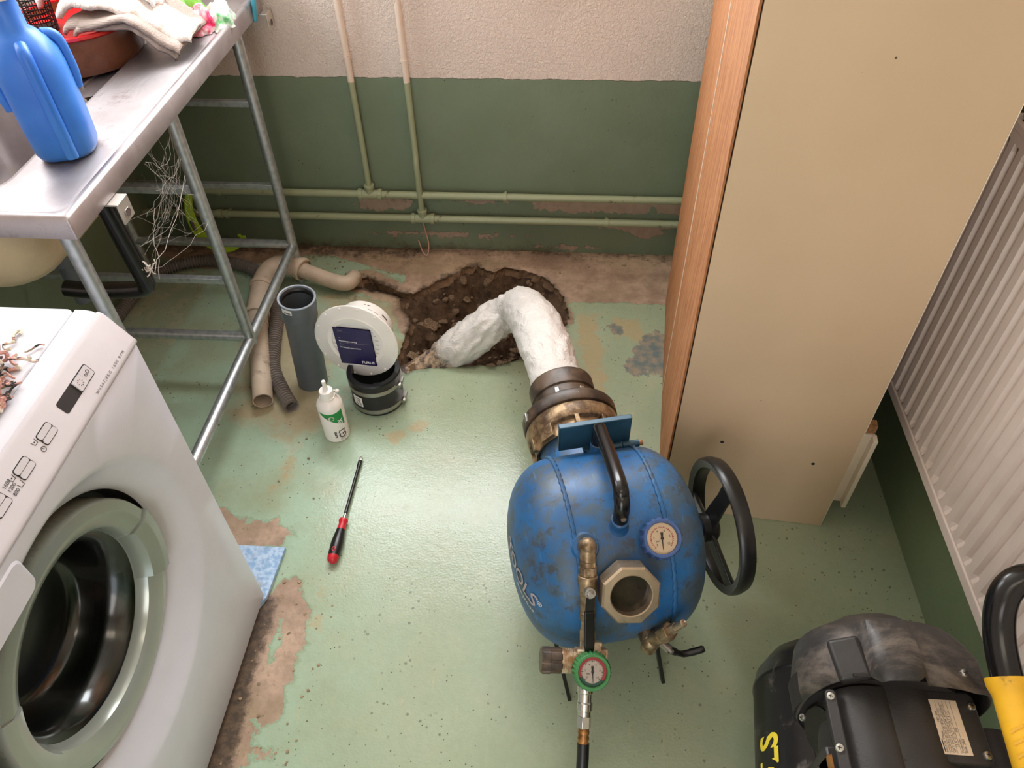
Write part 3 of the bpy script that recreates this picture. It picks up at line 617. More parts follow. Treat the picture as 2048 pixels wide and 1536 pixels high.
# ------------------------------------------------------------------ steel sink bench
BX = -0.893
bench = thing('sink_bench', 'galvanised steel sink bench with tube legs along the left side of the room', 'bench', (BX, 1.6, 0))
W = lambda x, y, z: (x - BX, y - 1.6, z)
def part(mb, name, mat, **k):
    mb.v = [W(*v) for v in mb.v]; return mb.build(name, mat, bench, **k)
ZT, Y0, Y1, XF, XB = 0.858, 1.075, 2.185, -0.872, -1.462
ix0, ix1, iy0, iy1 = -1.405, -1.062, 1.17, 2.10
def ring(x0, x1, y0, y1, r, z): return [(x, y, z) for x, y in rrect(x0, x1, y0, y1, r, 6)]
wt = MB()
wt.loft([ring(XB, XF, Y0, Y1, 0.004, 0.819), ring(XB, XF, Y0, Y1, 0.004, ZT + 0.002), ring(XB + .004, XF - .004, Y0 + .004, Y1 - .004, 0.006, ZT + 0.007),
         ring(XB + .017, XF - .017, Y0 + .017, Y1 - .017, 0.020, ZT + 0.006), ring(XB + .026, XF - .026, Y0 + .026, Y1 - .026, 0.028, ZT - 0.003), ring(XB + .034, XF - .034, Y0 + .034, Y1 - .034, 0.034, ZT - 0.0005),
         ring(ix0 - .012, ix1 + .012, iy0 - .012, iy1 + .012, 0.06, ZT - 0.003), ring(ix0, ix1, iy0, iy1, 0.055, ZT - 0.006), ring(ix0 + .01, ix1 - .01, iy0 + .01, iy1 - .01, 0.055, ZT - 0.022)], False, False)
part(wt, 'worktop', 'stainless', smooth=50)
by1 = 1.60                                                           # basin in front of a shallow drainer
dr_ = MB()
dr_.loft([ring(ix0 + .008, ix1 - .008, iy0 + .008, iy1 - .008, 0.055, ZT - 0.020), ring(ix0 + .03, ix1 - .03, by1 + .02, iy1 - .03, 0.03, ZT - 0.024), ring(ix0 + .10, ix1 - .10, by1 + .1, iy1 - .1, 0.03, ZT - 0.026)], False, True)
dr_.f = [f for f in dr_.f]
bw = MB(); rings = []
for z, i_, r in ((ZT - 0.018, 0.010, 0.05), (ZT - 0.03, 0.016, 0.05), (0.68, 0.028, 0.055), (0.635, 0.05, 0.06), (0.622, 0.085, 0.06)):
    rings.append(ring(ix0 + i_, ix1 - i_, iy0 + i_, by1 - i_, r, z))
bw.loft(rings, False, True); part(bw, 'sink_basin', 'stainless', smooth=50)
tr = MB(); tr.loft([ring(ix0 + .008, ix1 - .008, by1 - .02, iy1 - .008, 0.045, ZT - 0.019), ring(ix0 + .014, ix1 - .014, by1 - .012, iy1 - .014, 0.045, ZT - 0.024), ring(ix0 + .05, ix1 - .05, by1 + .03, iy1 - .05, 0.03, ZT - 0.026)], False, True)
for k in range(6): tr.tube([(ix0 + 0.07 + k * 0.04, by1 + 0.05, ZT - 0.025), (ix0 + 0.07 + k * 0.04, iy1 - 0.07, ZT - 0.025)], 0.004, 6)
part(tr, 'drainer', 'stainless', smooth=50)
tub = MB(); rings = []
for z, i_, r in ((0.816, -0.015, 0.06), (0.72, -0.008, 0.065), (0.66, 0.006, 0.075), (0.62, 0.035, 0.085), (0.600, 0.085, 0.08)):
    rings.append(ring(ix0 + i_, ix1 - i_ + 0.006, iy0 + i_ - 0.03, by1 - i_ + 0.0, r, z))
tub.loft(rings, False, True); part(tub, 'basin_underside', 'tub_cream', smooth=60)['label'] = 'cream textured coating under the basin'
part(MB().cyl((-1.2, 1.4, 0.60), (-1.2, 1.4, 0.52), 0.035).cyl((-1.2, 1.4, 0.53), (-1.2, 1.4, 0.40), 0.02), 'drain_trap', 'pvc_grey')
rt = 0.0155
def leg(x, y, z0, z1=0.82): part(MB().tube([(x, y, z0), (x, y, z1)], rt, 16), 'leg', 'galvanised')
YL, YM, YR = 1.085, 1.555, 2.005; XW = -1.425
leg(BX, YR, 0.0); leg(BX, YM, 0.125); leg(BX - 0.012, YL + 0.01, 0.0)
for y in (YL + 0.01, YR): leg(XW, y, 0.0)
for y in (YL + 0.01, YR): part(MB().cyl((XW, y, 0), (XW, y, 0.012), 0.022).cyl((XW, y, 0.012), (XW, y, 0.03), 0.0165), 'foot', 'galvanised')
part(MB().tube([(BX, YL + 0.01, 0.14), (BX, YR, 0.14)], rt, 16), 'rail', 'galvanised')
def xbar(y, z, flat):
    if flat:                                                        # angle section
        mb = MB().box(((BX + XW) / 2, y, z + 0.010), (abs(XW - BX) - 0.01, 0.016, 0.003)).box(((BX + XW) / 2, y - 0.007, z + 0.003), (abs(XW - BX) - 0.01, 0.003, 0.016))
        part(mb, 'cross_bar', 'galvanised', bevel=0.0006)
    else: part(MB().tube([(BX, y, z), (XW, y, z)], rt * 0.94, 14), 'cross_bar', 'galvanised')
xbar(YR, 0.148, False); xbar(YM, 0.148, False)
for y, z in ((YR, 0.625), (YR, 0.36), (YM + 0.004, 0.62), (YM + 0.004, 0.345)): xbar(y, z, True)
def bracket(y, name='bracket'):
    mb = MB().box((-0.880, y, 0.8155), (0.056, 0.042, 0.004)).box((-0.853, y, 0.795), (0.004, 0.042, 0.044))
    mb.box((-0.8505, y, 0.79), (0.002, 0.014, 0.014))
    b_ = part(mb, name, 'zinc_plate', bevel=0.001)
    h = MB(); h.lathe([(0.0001, 0), (0.0085, 0), (0.0085, 0.0006)], 14, axis_m(W(-0.8490, y, 0.79), (1, 0, 0))); h.build('bracket_hole', 'print_grey', b_)
bracket(1.21); bracket(2.165)
bt = MB().tube(spline([(-0.905, 1.225, 0.812), (-0.905, 1.235, 0.70), (-0.905, 1.245, 0.60), (-0.912, 1.25, 0.572), (-0.945, 1.25, 0.562), (-1.04, 1.25, 0.556), (-1.10, 1.25, 0.56)], 8), 0.0185, 16)
b_ = part(bt, 'bent_tube', 'black_gloss'); b_['label'] = 'black bent tube under the bench'

# cobwebs between bench, leg and bent tube
cw = MB(); rng = random.Random(3)
def strand(a, b, sag, r=0.0006, n=8):
    a = Vector(a); b = Vector(b); P = [a.lerp(b, i / n) - Vector((0, 0, sag * math.sin(PI * i / n))) + Vector((rng.uniform(-1, 1), rng.uniform(-1, 1), rng.uniform(-1, 1))) * 0.004 for i in range(n + 1)]
    cw.tube(P, r, 4, False)
A_ = [(-0.875, 1.50, 0.74), (-0.873, 1.49, 0.69), (-0.875, 1.51, 0.63), (-0.873, 1.52, 0.56), (-0.875, 1.5, 0.80)]
B_ = [(-0.885, 1.24, 0.74), (-0.884, 1.25, 0.68), (-0.884, 1.25, 0.62), (-0.883, 1.245, 0.655), (-0.87, 1.36, 0.81), (-0.90, 1.42, 0.815), (-1.0, 1.5, 0.70)]
for a in A_:
    for b in B_:
        if rng.random() < 0.4: strand(a, b, rng.uniform(0.0, 0.05), rng.choice((0.0001, 0.00012, 0.00022)))
for k in range(30):
    a = Vector(rng.choice(A_)).lerp(Vector(rng.choice(B_)), rng.random()); b = Vector(rng.choice(A_)).lerp(Vector(rng.choice(B_)), rng.random()); strand(a, b, 0.01, 0.00013)
strand((-0.873, 1.49, 0.70), (-0.876, 1.245, 0.62), 0.015, 0.0005); strand((-0.876, 1.33, 0.72), (-0.874, 1.25, 0.60), 0.0, 0.0006)
for k in range(14):
    c = Vector((-0.880, 1.245, 0.625)); strand(c, c + Vector((rng.uniform(-.02, .012), rng.uniform(-.02, .02), rng.uniform(-.02, .03))), 0, 0.0016, 4)
tag(cw.build('cobweb', 'cobweb_silk', smooth=0, doubles=False), 'dusty tattered cobweb strung between the middle bench leg and the black tube', 'cobweb')

# ------------------------------------------------------------------ on the bench
jug = thing('blue_jug', 'blue frosted plastic jug with moulded ribs standing on the steel bench', 'jug', (-0.992, 1.322, ZT), 0.35)
def sup(a, b, z, n=40, e=3.2):
    out = []
    for k in range(n):
        t_ = 2 * PI * k / n; c, s_ = math.cos(t_), math.sin(t_)
        out.append((a * abs(c) ** (2 / e) * (1 if c >= 0 else -1), b * abs(s_) ** (2 / e) * (1 if s_ >= 0 else -1), z))
    return out
L_ = [(0.044, 0.046, 0), (0.053, 0.055, 0.004), (0.057, 0.059, 0.014), (0.059, 0.061, 0.06), (0.059, 0.061, 0.165), (0.056, 0.058, 0.19), (0.046, 0.048, 0.213), (0.034, 0.035, 0.226), (0.026, 0.026, 0.234), (0.024, 0.024, 0.30)]
MB().loft([sup(a, b, z, 40, 2.6 if z < 0.2 else 2.1) for a, b, z in L_]).build('jug_body', 'blue_plastic', jug, smooth=60)
def fin(ang, r0, zb, name):
    M = Matrix.Rotation(ang, 4, 'Z'); P = spline([(0.040, 0, 0.214), (0.058, 0, 0.208), (0.065, 0, 0.19), (0.067, 0, 0.15), (0.066, 0, (zb + 0.15) / 2), (0.062, 0, zb)], 6)
    MB().tube([M @ Vector(p) for p in P], r0, 14).build(name, 'blue_plastic', jug)
fin(-PI / 2 + 0.28, 0.0115, 0.012, 'moulded_rib'); fin(0.45, 0.010, 0.11, 'moulded_rib'); fin(PI + 0.3, 0.010, 0.10, 'moulded_rib')
MB().solid([(0.027, 0.285), (0.029, 0.287), (0.029, 0.318), (0.026, 0.32)], 28).build('jug_cap', 'white_plastic', jug)

pot = thing('enamel_pot', 'brown enamel pot with a red rim standing on the sink drainer', 'pot', (-1.195, 1.805, ZT - 0.02), 0)
pr = [(0.001, 0), (0.125, 0.0), (0.137, 0.005), (0.146, 0.03), (0.150, 0.092)]
MB().lathe(pr + [(0.146, 0.092), (0.142, 0.03), (0.132, 0.010), (0.001, 0.008)], 56).build('pot_body', 'pot_enamel', pot)
MB().lathe([(0.146, 0.090), (0.153, 0.088), (0.157, 0.092), (0.155, 0.098), (0.148, 0.099), (0.145, 0.094), (0.146, 0.090)], 56).build('pot_rim', 'pot_red', pot)
MB().lathe([(0.001, 0.070), (0.1445, 0.070)], 48).build('pot_contents', 'pot_red', pot)
cup = thing('mesh_cup', 'black plastic mesh cup standing in the red rimmed pot', 'cup', (-1.262, 1.79, ZT + 0.054))
lm = MB(); NH, NV = 18, 9
for i in range(NV + 1):
    z = i * 0.0105; r = 0.030 + 0.008 * i / NV; lm.lathe([(r, z - 0.0012), (r + 0.0014, z - 0.0012), (r + 0.0014, z + 0.0012), (r, z + 0.0012), (r, z - 0.0012)], 36)
for k in range(NH):
    a = 2 * PI * k / NH; lm.tube([(0.0307 * math.cos(a), 0.0307 * math.sin(a), 0), (0.0387 * math.cos(a), 0.0387 * math.sin(a), NV * 0.0105)], 0.0012, 4)
lm.build('mesh_wall', 'black_plastic', cup, doubles=False)
MB().solid([(0.030, -0.003), (0.032, -0.003), (0.032, 0.003), (0.030, 0.003)], 36).build('cup_base', 'black_plastic', cup)
# folded towel: an upper terry heap over a ribbed grey fold
tw = thing('towel', 'white terry towel folded over a ribbed grey cloth edge, draped on the pot', 'towel', (-1.06, 1.90, ZT))
def heap(cx, cy, rx, ry, h, seed, ang, z0):
    def fn(u, v):
        a = 2 * PI * u; r = v
        x = rx * r * math.cos(a); y = ry * r * math.sin(a); k = (1 - r ** 3)
        z = h * k * (0.72 + 0.45 * fbm((x + seed, y, 0), 11, 4)) + 0.012 * abs(fbm((x, y, seed), 30, 3)) * k
        e = 1 + 0.16 * fbm((math.cos(a) + seed, math.sin(a), 0), 1.6, 3) * r
        c, s_ = math.cos(ang), math.sin(ang); X, Y = x * e, y * e
        return (cx + X * c - Y * s_, cy + X * s_ + Y * c, z0 + z)
    return MB().grid(fn, 64, 26, closed=True)
def zbase(x):                                                        # rests on the pot rim, then falls to the bench
    t_ = min(1, max(0, (x + 1.055) / 0.10)); t_ = t_ * t_ * (3 - 2 * t_); return 0.941 * (1 - t_) + (ZT + 0.012) * t_
def sheet(x0, x1, y0, y1, zo, th, seed, name, mat, amp=0.010, tilt=0.0):
    def fn(u, v):
        x = x0 + (x1 - x0) * u; y = y0 + (y1 - y0) * v + 0.012 * fbm((u * 3 + seed, v, 0), 1.3, 3) + tilt * u
        e = 0.020 * (max(0, 1 - u / 0.06) ** 2 + max(0, (u - 0.94) / 0.06) ** 2 + max(0, 1 - v / 0.08) ** 2)
        z = zbase(x) + zo - e * 0.5 + amp * fbm((x * 14 + seed, y * 14, seed), 1.0, 4) + amp * 0.8 * math.sin(u * 5 + seed) * (1 - v)
        return (x + 1.06 + 0.03, y - 1.90, z - ZT)
    MB().grid(fn, 44, 26).build(name, mat, tw, smooth=75, solidify=th)
sheet(-1.155, -0.965, 1.690, 1.86, 0.008, 0.009, 1, 'ribbed_fold', 'towel_grey', 0.004, 0.05)
sheet(-1.175, -0.950, 1.682, 1.88, 0.022, 0.009, 4, 'ribbed_fold', 'towel_grey', 0.005, 0.055)
sheet(-1.185, -0.935, 1.705, 1.80, 0.040, 0.016, 7, 'terry_layer', 'towel_white', 0.016, 0.07)
sheet(-1.25, -1.10, 1.75, 1.86, 0.064, 0.020, 12, 'terry_layer', 'towel_white', 0.022, 0.05)
sheet(-1.16, -1.01, 1.755, 1.83, 0.056, 0.018, 15, 'terry_layer', 'towel_white', 0.018, 0.05)
def bag(name, label, mat, c, rx, ry, h, seed):
    b = heap(0, 0, rx, ry, h, seed, 0.4, 0.0)
    b.v = [(x + 0.008 * fbm((x, y, z + seed), 35, 3), y + 0.008 * fbm((x, z, y + seed), 35, 3), max(0.0, z + 0.012 * fbm((x, y, seed), 28, 4) * (1 if z > 0.004 else 0))) for x, y, z in b.v]
    o = b.build(name, mat, None, smooth=55); o.location = c; return tag(o, label, 'bag')
bag('plastic_bag', 'crumpled white and green plastic bag lying behind the towel', 'bag_green', (-1.005, 1.965, ZT - 0.002), 0.075, 0.060, 0.10, 2)
bag('plastic_bag', 'crumpled bright pink plastic bag between the green bag and the clear one', 'bag_pink', (-0.948, 1.925, ZT + 0.001), 0.048, 0.042, 0.065, 5)
bag('plastic_bag', 'clear plastic bag with green print at the end corner of the bench', 'bag_clear', (-0.910, 1.985, ZT + 0.001), 0.036, 0.075, 0.055, 11)
tl = MB().box((0, 0, 0.02), (0.012, 0.10, 0.10)).build('turquoise_tray', 'teal_plastic', bevel=0.004); tl.location = (-0.862, 2.205, 0.845); tl.rotation_euler = (0.0, 0.15, 0.3)
tl.location = (-0.880, 2.150, 0.842)
tag(tl, 'turquoise plastic tray edge at the far end corner of the bench', 'tray')
# ------------------------------------------------------------------ washing machine
WX, WY0, WY1, WZ0 = -0.66, 0.198, 0.823, 0.018
wm = thing('washing_machine', 'white front loading washing machine with a round glass door at the lower left', 'washing machine', (WX, 0.51, 0))
wl = lambda p: (p[0] - WX, p[1] - 0.51, p[2])
def wpart(mb, name, mat, parent=None, **k):
    mb.v = [wl(v) for v in mb.v]; return mb.build(name, mat, parent or wm, **k)
# side walls, back and base as one folded casing, open to the front
prof = [(WX - 0.002, WZ0), (WX - 0.002, 0.812), (WX - 0.034, 0.868), (-1.235, 0.868), (-1.235, WZ0)]
cs = MB()
for y, s_ in ((WY0, 1), (WY1, -1)):
    cs.prism([(x, z) for x, z in prof], 0, 0.002 * s_, Matrix(((1, 0, 0, 0), (0, 0, 1, y), (0, 1, 0, 0), (0, 0, 0, 1))))
cs.box((-1.234, (WY0 + WY1) / 2, 0.44), (0.003, WY1 - WY0, 0.85)).box((-0.95, (WY0 + WY1) / 2, WZ0 + 0.004), (0.57, WY1 - WY0 - 0.004, 0.006))
wpart(cs, 'casing', 'wm_white', smooth=20)
for x in (-0.71, -1.18):
    for y in (WY0 + 0.05, WY1 - 0.05): wpart(MB().cyl((x, y, 0.0), (x, y, WZ0 + 0.002), 0.02), 'foot', 'black_rubber')
lid = MB().prism(rrect(-1.237, -0.728, WY0 + 0.003, WY1 - 0.003, 0.01), 0.866, 0.879); wpart(lid, 'top_lid', 'wm_white', bevel=0.003)
lf = MB().loft([[(-0.7265, y, 0.866), (-0.7265, y, 0.877), (-0.712, y, 0.877), (-0.700, y, 0.8745), (-0.6945, y, 0.868)] for y in (WY0 + 0.003, WY1 - 0.003)]); wpart(lf, 'lid_front_strip', 'wm_white', smooth=60)
P0 = Vector((-0.66, 0, 0.818)); PV = Vector((-0.032, 0, 0.054)); PL = PV.length
pn = MB().loft([[(-0.662, y, 0.806), (-0.657, y, 0.812), (-0.6565, y, 0.817), (-0.660, y, 0.821), tuple(P0 + PV * 0.90 + Vector((0, y, 0)) + Vector((0.001, 0, 0.001))), tuple(P0 + PV * 1.0 + Vector((-0.002, y, 0.0))), (-0.72, y, 0.862), (-0.72, y, 0.806)] for y in (WY0, WY1)])
panel = wpart(pn, 'control_panel', 'wm_panel', smooth=50)
def pp(y, v, lift=0.0006): return Vector(wl(P0 + PV * v + Vector((0, y, 0)) + Vector((0.86, 0, 0.51)) * (lift + 0.0012)))
def patch(y0, y1, v0, v1, r, name, mat, lift=0.0006, parent=panel, th=0.0012):
    lo = rrect(y0, y1, v0 * PL, v1 * PL, r, 4)
    lw = [pp(a, b / PL, lift - th) for a, b in lo]; up = [pp(a, b / PL, lift) for a, b in lo]
    return MB().loft([lw, up]).build(name, mat, parent, smooth=0)
patch(0.648, 0.730, 0.345, 0.675, 0.004, 'display_frame', 'print_black')
patch(0.690, 0.709, 0.37, 0.65, 0.001, 'push_button', 'wm_panel', 0.0028, th=0.003); patch(0.7098, 0.728, 0.37, 0.65, 0.002, 'push_button', 'wm_panel', 0.0020, th=0.002)
for a, b in ((0.592, 0.621), (0.5345, 0.563), (0.4765, 0.506), (0.418, 0.447)):
    patch(a, b, 0.345, 0.665, 0.004, 'button_frame', 'print_black')
    patch(a + 0.0012, b - 0.0012, 0.365, 0.498, 0.003, 'push_button', 'wm_panel', 0.0018, th=0.002); patch(a + 0.0012, b - 0.0012, 0.512, 0.645, 0.003, 'push_button', 'wm_panel', 0.0018, th=0.002)
pf = lambda y, v: (lambda x, yy: pp(y + x, v + yy / PL, 0.0008))
text('W6567|8KG 1600 RPM', 0.0066, pf(0.702, 0.07), 'panel_lettering', 'print_grey', panel, space=1.45)
for s_, v in (('1600', 0.62), ('1200', 0.50), ('800', 0.38)): text(s_, 0.0072, pf(0.511, v), 'panel_lettering', 'print_black', panel)
def basin_icon(y, v, dot):
    mb = MB(); q = lambda a, b: pp(y + a, v + b / PL, 0.0004)
    for a, b in (((-.004, .0035), (-.0028, -.003)), ((-.0028, -.003), (.0028, -.003)), ((.0028, -.003), (.004, .0035))): mb.tube([q(*a), q(*b)], 0.00035, 4)
    if dot: mb.sphere(q(0, 0.0005), 0.0009, 8)
    mb.build('panel_symbol', 'print_black', panel)
basin_icon(0.586, 0.61, True); basin_icon(0.5285, 0.59, True); basin_icon(0.5285, 0.39, False)
def ring_icon(y, v, r, hand=True):
    q = lambda a, b: pp(y + a, v + b / PL, 0.0005 if hand else 0.0022); mb = MB(); mb.tube([q(r * math.cos(a), r * math.sin(a)) for a in np.linspace(0, 2 * PI, 17)], 0.0004, 4, False)
    if hand: mb.tube([q(0, r * .6), q(0, 0), q(r * .5, 0)], 0.0003, 4)
    mb.build('panel_symbol', 'print_black', panel)
ring_icon(0.5855, 0.39, 0.0036)
ring_icon(0.7215, 0.52, 0.0026, False); ring_icon(0.7155, 0.50, 0.0018, False)
mb = MB()
for k in range(8):
    a = PI * k / 4; mb.tube([pp(0.6995 + r_ * math.cos(a), 0.51 + r_ * math.sin(a) / PL, 0.0030) for r_ in (0.0035, 0.0052)], 0.0004, 4)
mb.build('panel_symbol', 'print_grey', panel)
# front panel with its dished round opening
DC = Vector((WX, 0.492, 0.505))
def polar(a, r, x, c=DC): return (c.x + x, c.y + r * math.cos(a), c.z + r * math.sin(a))
NA = 96
def edge_pt(a, x=0.0):
    y0, y1, z0, z1 = WY0, WY1, WZ0 + 0.004, 0.806; c, s_ = math.cos(a), math.sin(a)
    t_ = min(((y1 - DC.y) / c if c > 1e-9 else 1e9), ((y0 - DC.y) / c if c < -1e-9 else 1e9), ((z1 - DC.z) / s_ if s_ > 1e-9 else 1e9), ((z0 - DC.z) / s_ if s_ < -1e-9 else 1e9))
    return (WX + x, DC.y + t_ * c, DC.z + t_ * s_)
AN = sorted([2 * PI * k / NA for k in range(NA)] + [math.atan2(b, a) % (2 * PI) for a in (WY0 - DC.y, WY1 - DC.y) for b in (WZ0 + 0.004 - DC.z, 0.806 - DC.z)])
HC = Vector((WX, 0.482, 0.522))
fp = MB(); loops = [[edge_pt(a, -0.02) for a in AN], [edge_pt(a, -0.001) for a in AN]]
loops += [[tuple(Vector(edge_pt(a, 0)).lerp(Vector(polar(a, 0.2795, 0)), 0.015)) for a in AN], [polar(a, min(0.2795, 0.99 * (Vector(edge_pt(a)) - DC).length), 0) for a in AN]]
loops += [[polar(a, 0.272, -0.0025) for a in AN], [polar(a, 0.262, -0.010, DC.lerp(HC, .2)) for a in AN], [polar(a, 0.240, -0.026, DC.lerp(HC, .6)) for a in AN], [polar(a, 0.224, -0.034, HC) for a in AN], [polar(a, 0.219, -0.040, HC) for a in AN]]
fp.loft(loops, False, False); wpart(fp, 'front_panel', 'wm_white', smooth=45)
wpart(MB().loft([[polar(a, 0.2192, -0.0395, HC) for a in AN], [polar(a, 0.217, -0.084, HC) for a in AN], [polar(a, 0.165, -0.084, HC) for a in AN]], False, False), 'door_recess', 'gasket')  # recess wall coloured dark to imitate the shaded gap around the door
dr = MB(); lo = rrect(WY0 + 0.03, 0.452, 0.735, 0.795, 0.012, 5)          # detergent drawer
dr.loft([[(WX - 0.004, a, b) for a, b in lo], [(WX + 0.0005, a, b) for a, b in lo], [(WX + 0.003, (a - .34) * .97 + .34, (b - .765) * .93 + .765) for a, b in lo]]); wpart(dr, 'detergent_drawer', 'wm_white', smooth=30)
# door
def annulus(a0, a1, n, prof, name, mat, parent=None):
    full = abs(a1 - a0 - 2 * PI) < 1e-6; A = [a0 + (a1 - a0) * k / n for k in range(n if full else n + 1)]
    mb = MB(); k = len(prof); vs = [polar(a, r, x, HC) for a in A for r, x in prof]; m_ = len(A)
    fs = [(i * k + j, ((i + 1) % m_) * k + j, ((i + 1) % m_) * k + (j + 1) % k, i * k + (j + 1) % k) for i in range(m_ if full else m_ - 1) for j in range(k)]
    if not full: fs += [tuple(range(k)), tuple((m_ - 1) * k + j for j in range(k))]
    mb.add(vs, fs); return wpart(mb, name, mat, parent, smooth=35)
base_p = [(0.205, -0.075), (0.205, -0.030), (0.2025, -0.0265), (0.187, -0.0225), (0.1845, -0.0225), (0.1635, -0.0325), (0.1600, -0.0345), (0.1525, -0.052), (0.156, -0.075)]
door = annulus(0, 2 * PI, 112, base_p, 'door_ring', 'wm_ring')
ov = [(r, x + (0.0030 if 1 < i < 6 else 0.0008)) for i, (r, x) in enumerate(base_p)]
annulus(math.radians(12), math.radians(148), 48, ov, 'door_trim', 'wm_ring_dark', door)
annulus(math.radians(-28), math.radians(10.5), 18, [(r + (0.003 if i in (1, 2) else 0), x + (0.0075 if 1 < i < 6 else 0.0015)) for i, (r, x) in enumerate(base_p)], 'door_handle', 'wm_ring_dark', door)
annulus(math.radians(149.5), math.radians(200), 20, [(r, x + (0.006 if 1 < i < 6 else 0.0015)) for i, (r, x) in enumerate(base_p)], 'hinge_cover', 'wm_ring', door)
gl = MB(); gp_ = [(0.154, -0.054), (0.146, -0.064), (0.136, -0.10), (0.129, -0.135), (0.119, -0.149), (0.104, -0.152), (0.0005, -0.153)]
gp2 = [(0.0005, -0.147), (0.102, -0.1465), (0.113, -0.143), (0.122, -0.131), (0.130, -0.098), (0.140, -0.060), (0.154, -0.054)]
AG = [2 * PI * k / 64 for k in range(64)]
gl.loft([[polar(a, r, x, HC) for a in AG] for r, x in gp_ + gp2], False, False); wpart(gl, 'door_glass', 'door_glass', door, smooth=60)
gk = MB(); gk.loft([[polar(a, r, x, HC) for a in AG] for r, x in ((0.218, -0.086), (0.200, -0.092), (0.178, -0.088), (0.168, -0.096), (0.172, -0.105), (0.160, -0.11), (0.164, -0.12), (0.150, -0.125), (0.155, -0.14), (0.165, -0.16), (0.175, -0.165))], False, False); wpart(gk, 'door_gasket', 'gasket', smooth=60)
dm_ = MB(); dm_.loft([[polar(a, r, x, HC) for a in AG] for r, x in ((0.172, -0.162), (0.235, -0.165), (0.24, -0.18), (0.24, -0.46), (0.23, -0.47), (0.001, -0.475))], False, False); drum = wpart(dm_, 'drum', 'drum_steel', smooth=60)
hm = MB()
for i in range(9):
    for k in range(60):
        a = 2 * PI * (k + 0.5 * (i % 2)) / 60; c = Vector(polar(a, 0.2392, -0.22 - i * 0.025, HC)); nrm = Vector((0, -math.cos(a), -math.sin(a)))
        hm.lathe([(0.0001, 0), (0.0035, 0)], 6, axis_m(c, nrm))
hm.v = [wl(v) for v in hm.v]; h_ = hm.build('drum_holes', 'print_black', drum, smooth=0, doubles=False); h_['kind'] = 'stuff'
# rag rug heap on top
rg = MB(); rr = random.Random(5)
for k in range(620):
    p = Vector((-0.795 + rr.gauss(0, 0.030), 0.60 + rr.gauss(0, 0.050), 0.8825)); h = 0.045 * math.exp(-((p.x + .795) ** 2) / 0.0016 - ((p.y - .60) ** 2) / 0.005); p.z += rr.random() * h
    q = [p]; d = Vector((rr.gauss(0, 1), rr.gauss(0, 1), rr.gauss(0, .5))).normalized()
    for j in range(4):
        d = (d + Vector((rr.gauss(0, .8), rr.gauss(0, .8), rr.gauss(0, .5)))).normalized(); q.append(q[-1] + d * rr.uniform(0.006, 0.011))
    q = [Vector((min(a.x, -0.722), a.y, max(0.8825, a.z))) for a in q]; rg.tube(spline(q, 2), rr.choice((0.0016, 0.0022, 0.003)), 5)
for k in range(14):
    a = rr.uniform(-1.0, 1.3); p = Vector((-0.765 + .01 * math.cos(a), 0.60 + .06 * math.sin(a), 0.8822)); d = Vector((math.cos(a), math.sin(a), 0))
    rg.tube(spline([p, p + d * 0.015 + Vector((0, 0, .003)), p + d * rr.uniform(.025, .042) + Vector((0, rr.uniform(-.015, .015), 0))], 4), 0.0011, 5)
tag(rg.build('rag_rug', 'rag_rug', smooth=60, doubles=False), 'tangled heap of grey, pink and red rag yarn on top of the washing machine', 'rag')
foam = MB().prism([(-0.98, 0.70), (-0.71, 0.70), (-0.657, 0.826), (-0.651, 0.957), (-0.98, 0.955)], 0.0015, 0.013).build('foam_mat', 'foam_blue', bevel=0.001)
tag(foam, 'pale blue foam mat sticking out from under the washing machine corner', 'mat')

# ------------------------------------------------------------------ old waste pipe and ribbed hose under the bench
wp = thing('waste_pipe', 'old beige plastic waste pipe with two elbows lying under the bench rail', 'pipe', (-0.90, 1.7, 0)); o_ = Vector((-0.90, 1.7, 0))
L = lambda pts: [Vector(p) - o_ for p in pts]
f0, f1 = Vector((-0.842, 1.415, 0.031)), Vector((-0.955, 1.74, 0.045))
d_ = (f1 - f0).normalized()
op = MB(); q0, q1 = f0 - o_, f1 - o_
M = axis_m(q0, q1 - q0); Ln = (q1 - q0).length
op.lathe([(0.0255, 0.0), (0.0285, 0.0), (0.0285, Ln), (0.0255, Ln), (0.0255, 0.0)], 28, M); op.build('straight_tube', 'old_pipe', wp)
MB().lathe([(0.0285, 0.0), (0.0325, 0.002), (0.0325, 0.055), (0.031, 0.062), (0.0285, 0.066)], 28, axis_m(q1 - d_ * 0.03, d_)).build('socket', 'old_pipe', wp)
path = spline([f1 + d_ * 0.03, (-0.975, 1.835, 0.055), (-0.985, 1.91, 0.062), (-0.975, 1.965, 0.07), (-0.940, 1.995, 0.072), (-0.895, 1.992, 0.068), (-0.872, 1.982, 0.064)], 7)
MB().tube(L(path), 0.0345, 24).build('elbow', 'old_pipe', wp)
for p, q in ((path[0], path[1]), (path[12], path[13]), (path[-2], path[-1])):
    c = Vector(p) - o_; MB().lathe([(0.034, -0.009), (0.0385, -0.008), (0.040, 0), (0.0385, 0.008), (0.034, 0.009)], 28, axis_m(c, Vector(q) - Vector(p))).build('socket_bead', 'old_pipe', wp)
MB().tube(L(spline([(-0.880, 1.984, 0.064), (-0.83, 1.968, 0.055), (-0.77, 1.95, 0.046), (-0.735, 1.943, 0.042), (-0.712, 1.950, 0.040), (-0.703, 1.975, 0.036), (-0.708, 2.0, 0.022), (-0.714, 2.012, -0.01), (-0.715, 2.015, -0.05)], 6)), 0.0255, 20).build('thin_tube', 'old_pipe', wp)
